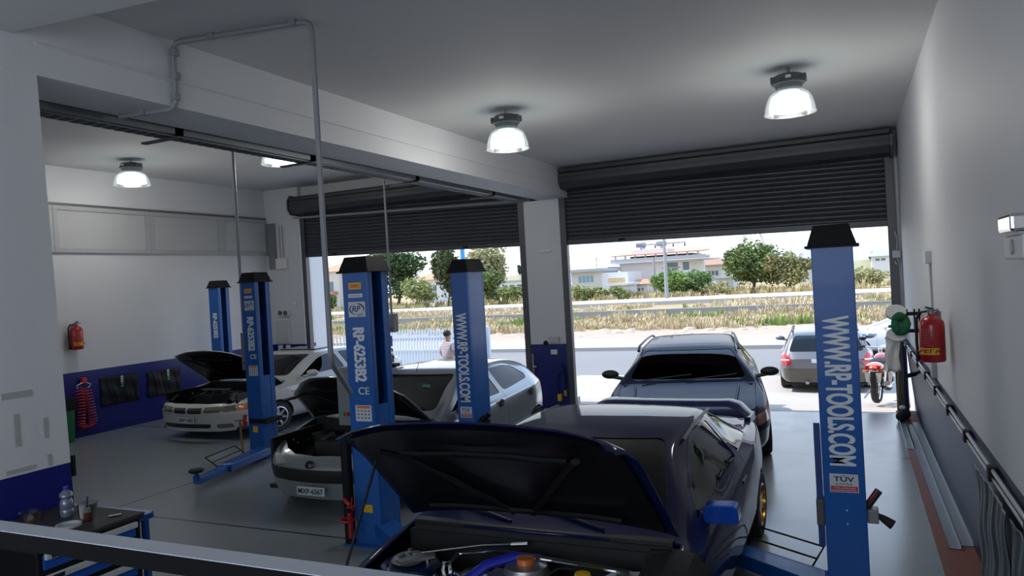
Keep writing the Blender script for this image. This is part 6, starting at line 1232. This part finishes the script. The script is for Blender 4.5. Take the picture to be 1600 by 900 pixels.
mo(MB().box((-.13,.62,.24),(.13,.98,.56)).tube([(-.0,.7,.5),(.0,.85,.66)], .09, 12), 'engine', mat('engine_bronze', (.16,.13,.10), .4, metal=.6), False)
mo(MB().ball((0,.98,.78), .17, 9, (.75,1.5,.7)), 'fuel_tank', mat('tank_red', (.35,.03,.02), .2, coat=1))
mo(MB().ball((0,.56,.78), .17, 9, (.75,1.9,.38)), 'seat', BLACKP); mo(MB().ball((0,.20,.74), .15, 8, (.85,1.4,.55)), 'tail_fairing', mat('tail_orange', (.60,.10,.03), .2, coat=1))
mo(MB().box((-.11,.02,.70),(.11,.06,.78)), 'tail_lamp', TAIL); mo(MB().prism([(-.10,.46),(.10,.46),(.12,.64),(-.12,.64)], .0, .015, 'y'), 'number_plate', mat('plate_grey', (.4,.4,.38), .5), False)
mo(MB().tube([(0,.04,.66),(0,.0,.50),(0,.04,.36)], .05, 8), 'rear_mudguard', BLACKP); mo(MB().tube([(.14,1.0,.26),(.15,.6,.28),(.17,.15,.42)], [.025,.035,.05], 10), 'silencer', CHROME)
mo(MB().tube([(-.34,1.14,1.0),(-.16,1.22,.98),(0,1.20,.97),(.16,1.22,.98),(.34,1.14,1.0)], .015, 8), 'handlebar', CHROME); mo(MB().tube([(-.38,1.11,1.0),(-.28,1.16,1.0)], .024, 8).tube([(.28,1.16,1.0),(.38,1.11,1.0)], .024, 8), 'grip', BLACKP)
for s in (-1,1):
    mo(MB().tube([(s*.07,1.24,.94),(s*.07,1.52,.30)], .024, 8), 'fork', CHROME); mo(MB().tube([(s*.26,1.18,1.0),(s*.30,1.16,1.14)], .007, 6).ball((s*.31,1.15,1.17), .05, 7, (1.2,.3,.8)), 'mirror', BLACKP)
    mo(MB().tube([(s*.12,.36,.62),(s*.10,.32,.34)], .025, 8), 'shock_absorber', CHROME); mo(MB().tube([(s*.08,.08,.66),(s*.16,.06,.66)], .022, 8), 'indicator', ORANGE)
mo(MB().ball((0,1.36,.92), .09, 8), 'headlamp', CHROME); mo(MB().tube([(-.10,.72,.26),(-.24,.60,.015)], .014, 6), 'side_stand', STEEL); mo(MB().ball((0,1.52,.56), .2, 8, (.35,1.1,.35)), 'front_mudguard', mat('tank_red', (.35,.03,.02), .2, coat=1))
# ------------------------------------------------------------------ person outside the left doorway
pp = at(700, 540, Y=4.3); gz = -.03-(4.3-.11)*.1+.0; gz = -.45
P = empty('person', (pp.x, pp.y, gz), PI-.35, label='person in pale striped T-shirt and dark trousers standing with back turned outside the left doorway', cat='person')
def skin_body(name, J, E_, m, sub=2):
    me = bpy.data.meshes.new(name); me.from_pydata([j[0] for j in J], E_, []); o = bpy.data.objects.new(name, me); C.objects.link(o); o.parent = P
    md = o.modifiers.new('skin','SKIN'); me.skin_vertices[0].data[0].use_root = True
    for i, j in enumerate(J): me.skin_vertices[0].data[i].radius = j[1] if isinstance(j[1], tuple) else (j[1], j[1])
    s = o.modifiers.new('sub','SUBSURF'); s.levels = sub; s.render_levels = sub; md.use_smooth_shade = True; me.materials.append(m)
    dg = bpy.context.evaluated_depsgraph_get(); nm = bpy.data.meshes.new_from_object(o.evaluated_get(dg)); bpy.data.objects.remove(o)
    nm.transform(Matrix.Diagonal((1.22,1.22,1,1))); nm.shade_smooth(); nm.materials.clear(); nm.materials.append(m); n_o = bpy.data.objects.new(name, nm); C.objects.link(n_o); n_o.parent = P; return n_o
SKIN = mat('skin', (.42,.24,.16), .6); fing = []
J = [((0,0,.95),(.15,.11)), ((0,0,1.15),(.145,.10)), ((0,0,1.38),(.16,.11)), ((0,.01,1.48),(.07,.06)), ((0,-.0,1.58),(.055,.06)), ((0,-.01,1.68),(.075,.09)), ((0,0,1.76),(.06,.075)),
     ((.17,0,1.42),.06), ((.24,.02,1.16),.042), ((.22,-.10,.93),.032), ((.215,-.13,.87),(.022,.036)), ((-.17,0,1.42),.06), ((-.25,.02,1.16),.042), ((-.24,-.08,.92),.032), ((-.235,-.11,.86),(.022,.036)),
     ((.09,0,.90),.085), ((.10,.0,.50),.058), ((.11,.03,.10),.042), ((.12,-.09,.04),.035), ((-.09,0,.90),.085), ((-.10,.02,.50),.058), ((-.11,.05,.10),.042), ((-.12,-.07,.04),.035)]
Ed = [(0,1),(1,2),(2,3),(3,4),(4,5),(5,6),(2,7),(7,8),(8,9),(9,10),(2,11),(11,12),(12,13),(13,14),(0,15),(15,16),(16,17),(17,18),(0,19),(19,20),(20,21),(21,22)]
for (hi, s) in ((10,1),(14,-1)):
    h = Vector(J[hi][0])
    for k, (dy, ln) in enumerate(((-.028,.065),(-.009,.075),(.010,.07),(.028,.055))):
        n0 = len(J); J += [((h.x, h.y+dy, h.z-.045), .009), ((h.x-s*.008, h.y+dy, h.z-.045-ln*.55), .008), ((h.x-s*.022, h.y+dy-.004, h.z-.045-ln), .007)]; Ed += [(hi,n0),(n0,n0+1),(n0+1,n0+2)]
    n0 = len(J); J += [((h.x-s*.02, h.y-.04, h.z+.005), .010), ((h.x-s*.03, h.y-.055, h.z-.04), .008)]; Ed += [(hi,n0),(n0,n0+1)]
skin_body('body', J, Ed, SKIN)
stripe = mat('striped_shirt', (.62,.58,.62), .85); n = stripe.node_tree.nodes; L = stripe.node_tree.links; tc_ = n.new('ShaderNodeTexCoord'); s_ = n.new('ShaderNodeSeparateXYZ'); L.new(tc_.outputs['Object'], s_.inputs[0])
m1 = n.new('ShaderNodeMath'); m1.operation = 'MULTIPLY'; m1.inputs[1].default_value = 22; L.new(s_.outputs['Z'], m1.inputs[0]); m2 = n.new('ShaderNodeMath'); m2.operation = 'FRACT'; L.new(m1.outputs[0], m2.inputs[0]); m3 = n.new('ShaderNodeMath'); m3.operation = 'GREATER_THAN'; m3.inputs[1].default_value = .7; L.new(m2.outputs[0], m3.inputs[0])
mx = n.new('ShaderNodeMix'); mx.data_type = 'RGBA'; L.new(m3.outputs[0], mx.inputs[0]); mx.inputs[6].default_value = (.62,.58,.62,1); mx.inputs[7].default_value = (.25,.15,.22,1); L.new(mx.outputs[2], n['Principled BSDF'].inputs['Base Color'])
skin_body('t_shirt', [((0,0,.93),(.175,.135)), ((0,0,1.15),(.17,.125)), ((0,0,1.38),(.18,.13)), ((0,.01,1.475),(.085,.075)), ((.18,0,1.42),.078), ((.235,.015,1.22),.062), ((-.18,0,1.42),.078), ((-.245,.015,1.22),.062)], [(0,1),(1,2),(2,3),(2,4),(4,5),(2,6),(6,7)], stripe)
skin_body('trousers', [((0,0,.92),(.165,.125)), ((.09,0,.86),.10), ((.10,.0,.50),.075), ((.11,.03,.10),.062), ((-.09,0,.86),.10), ((-.10,.02,.50),.075), ((-.11,.05,.10),.062)], [(0,1),(1,2),(2,3),(0,4),(4,5),(5,6)], mat('dark_trousers', (.03,.035,.05), .8))
def pm(mb, nm, m): me = mb.mesh(); me.transform(Matrix.Diagonal((1.22,1.22,1,1))); return link(nm, me, m, P, smooth=True)
pm(MB().ball((0,.015,1.72), .098, 10, (.86,1.02,1.05)), 'hair', mat('dark_hair', (.02,.015,.012), .7))
pm(MB().ball((0,-.105,1.665), .014, 6, (.8,1,1.3)).ball((.082,-.01,1.665), .02, 6, (.4,.8,1.3)).ball((-.082,-.01,1.665), .02, 6, (.4,.8,1.3)), 'nose_and_ears', SKIN)
for s in (-1,1): pm(MB().ball((s*.03,-.095,1.69), .009, 6), 'eye', BLKINK)
pm(MB().box((-.022,-.106,1.625),(.022,-.095,1.631)), 'mouth', mat('lip', (.35,.12,.1), .6))
for s in (-1,1): pm(MB().ball((s*.12,-.05+.01*s,.035), .055, 7, (.9,2.2,.65)), 'shoe', BLACKP)
# fixed: remove construction helpers
for o in (_ta, _tb): bpy.data.objects.remove(o)
for me in list(bpy.data.meshes):
    if me.users == 0: bpy.data.meshes.remove(me)

# repeats of a kind share a group phrase
for kind_, phrase in (('high_bay_lamp','high bay lamps under the ceiling'), ('car_lift_post','posts of the two post car lifts'), ('fire_extinguisher','wall mounted fire extinguishers'), ('tape_strip','old tape strips on the white column'),
                      ('steel_channel','galvanised steel channels'), ('conduit','pipe conduits under the ceiling'), ('roller_shutter','roller shutters over the doorways'), ('tool_trolley','tool trolleys below the mezzanine'), ('wall_socket','white wall sockets'),
                      ('plastic_sheet','black plastic sheets on the right wall'), ('plastic_poster','black plastic sheets on the left wall'), ('paper_roll','paper rolls on the bracket'), ('palisade_fence','palisade fences at the forecourt edge'),
                      ('tree','trees beyond the far road'), ('shrub','bushes beyond the far road'), ('reed_bed','reeds beyond the far road'), ('cypress_tree','small cypresses on the hills'), ('utility_pole','utility poles outside'), ('small_house','small white houses'), ('tiled_house','tiled houses')):
    for o in bpy.data.objects:
        if o.parent is None and o.name.split('.')[0] == kind_ and 'label' in o: o['group'] = phrase
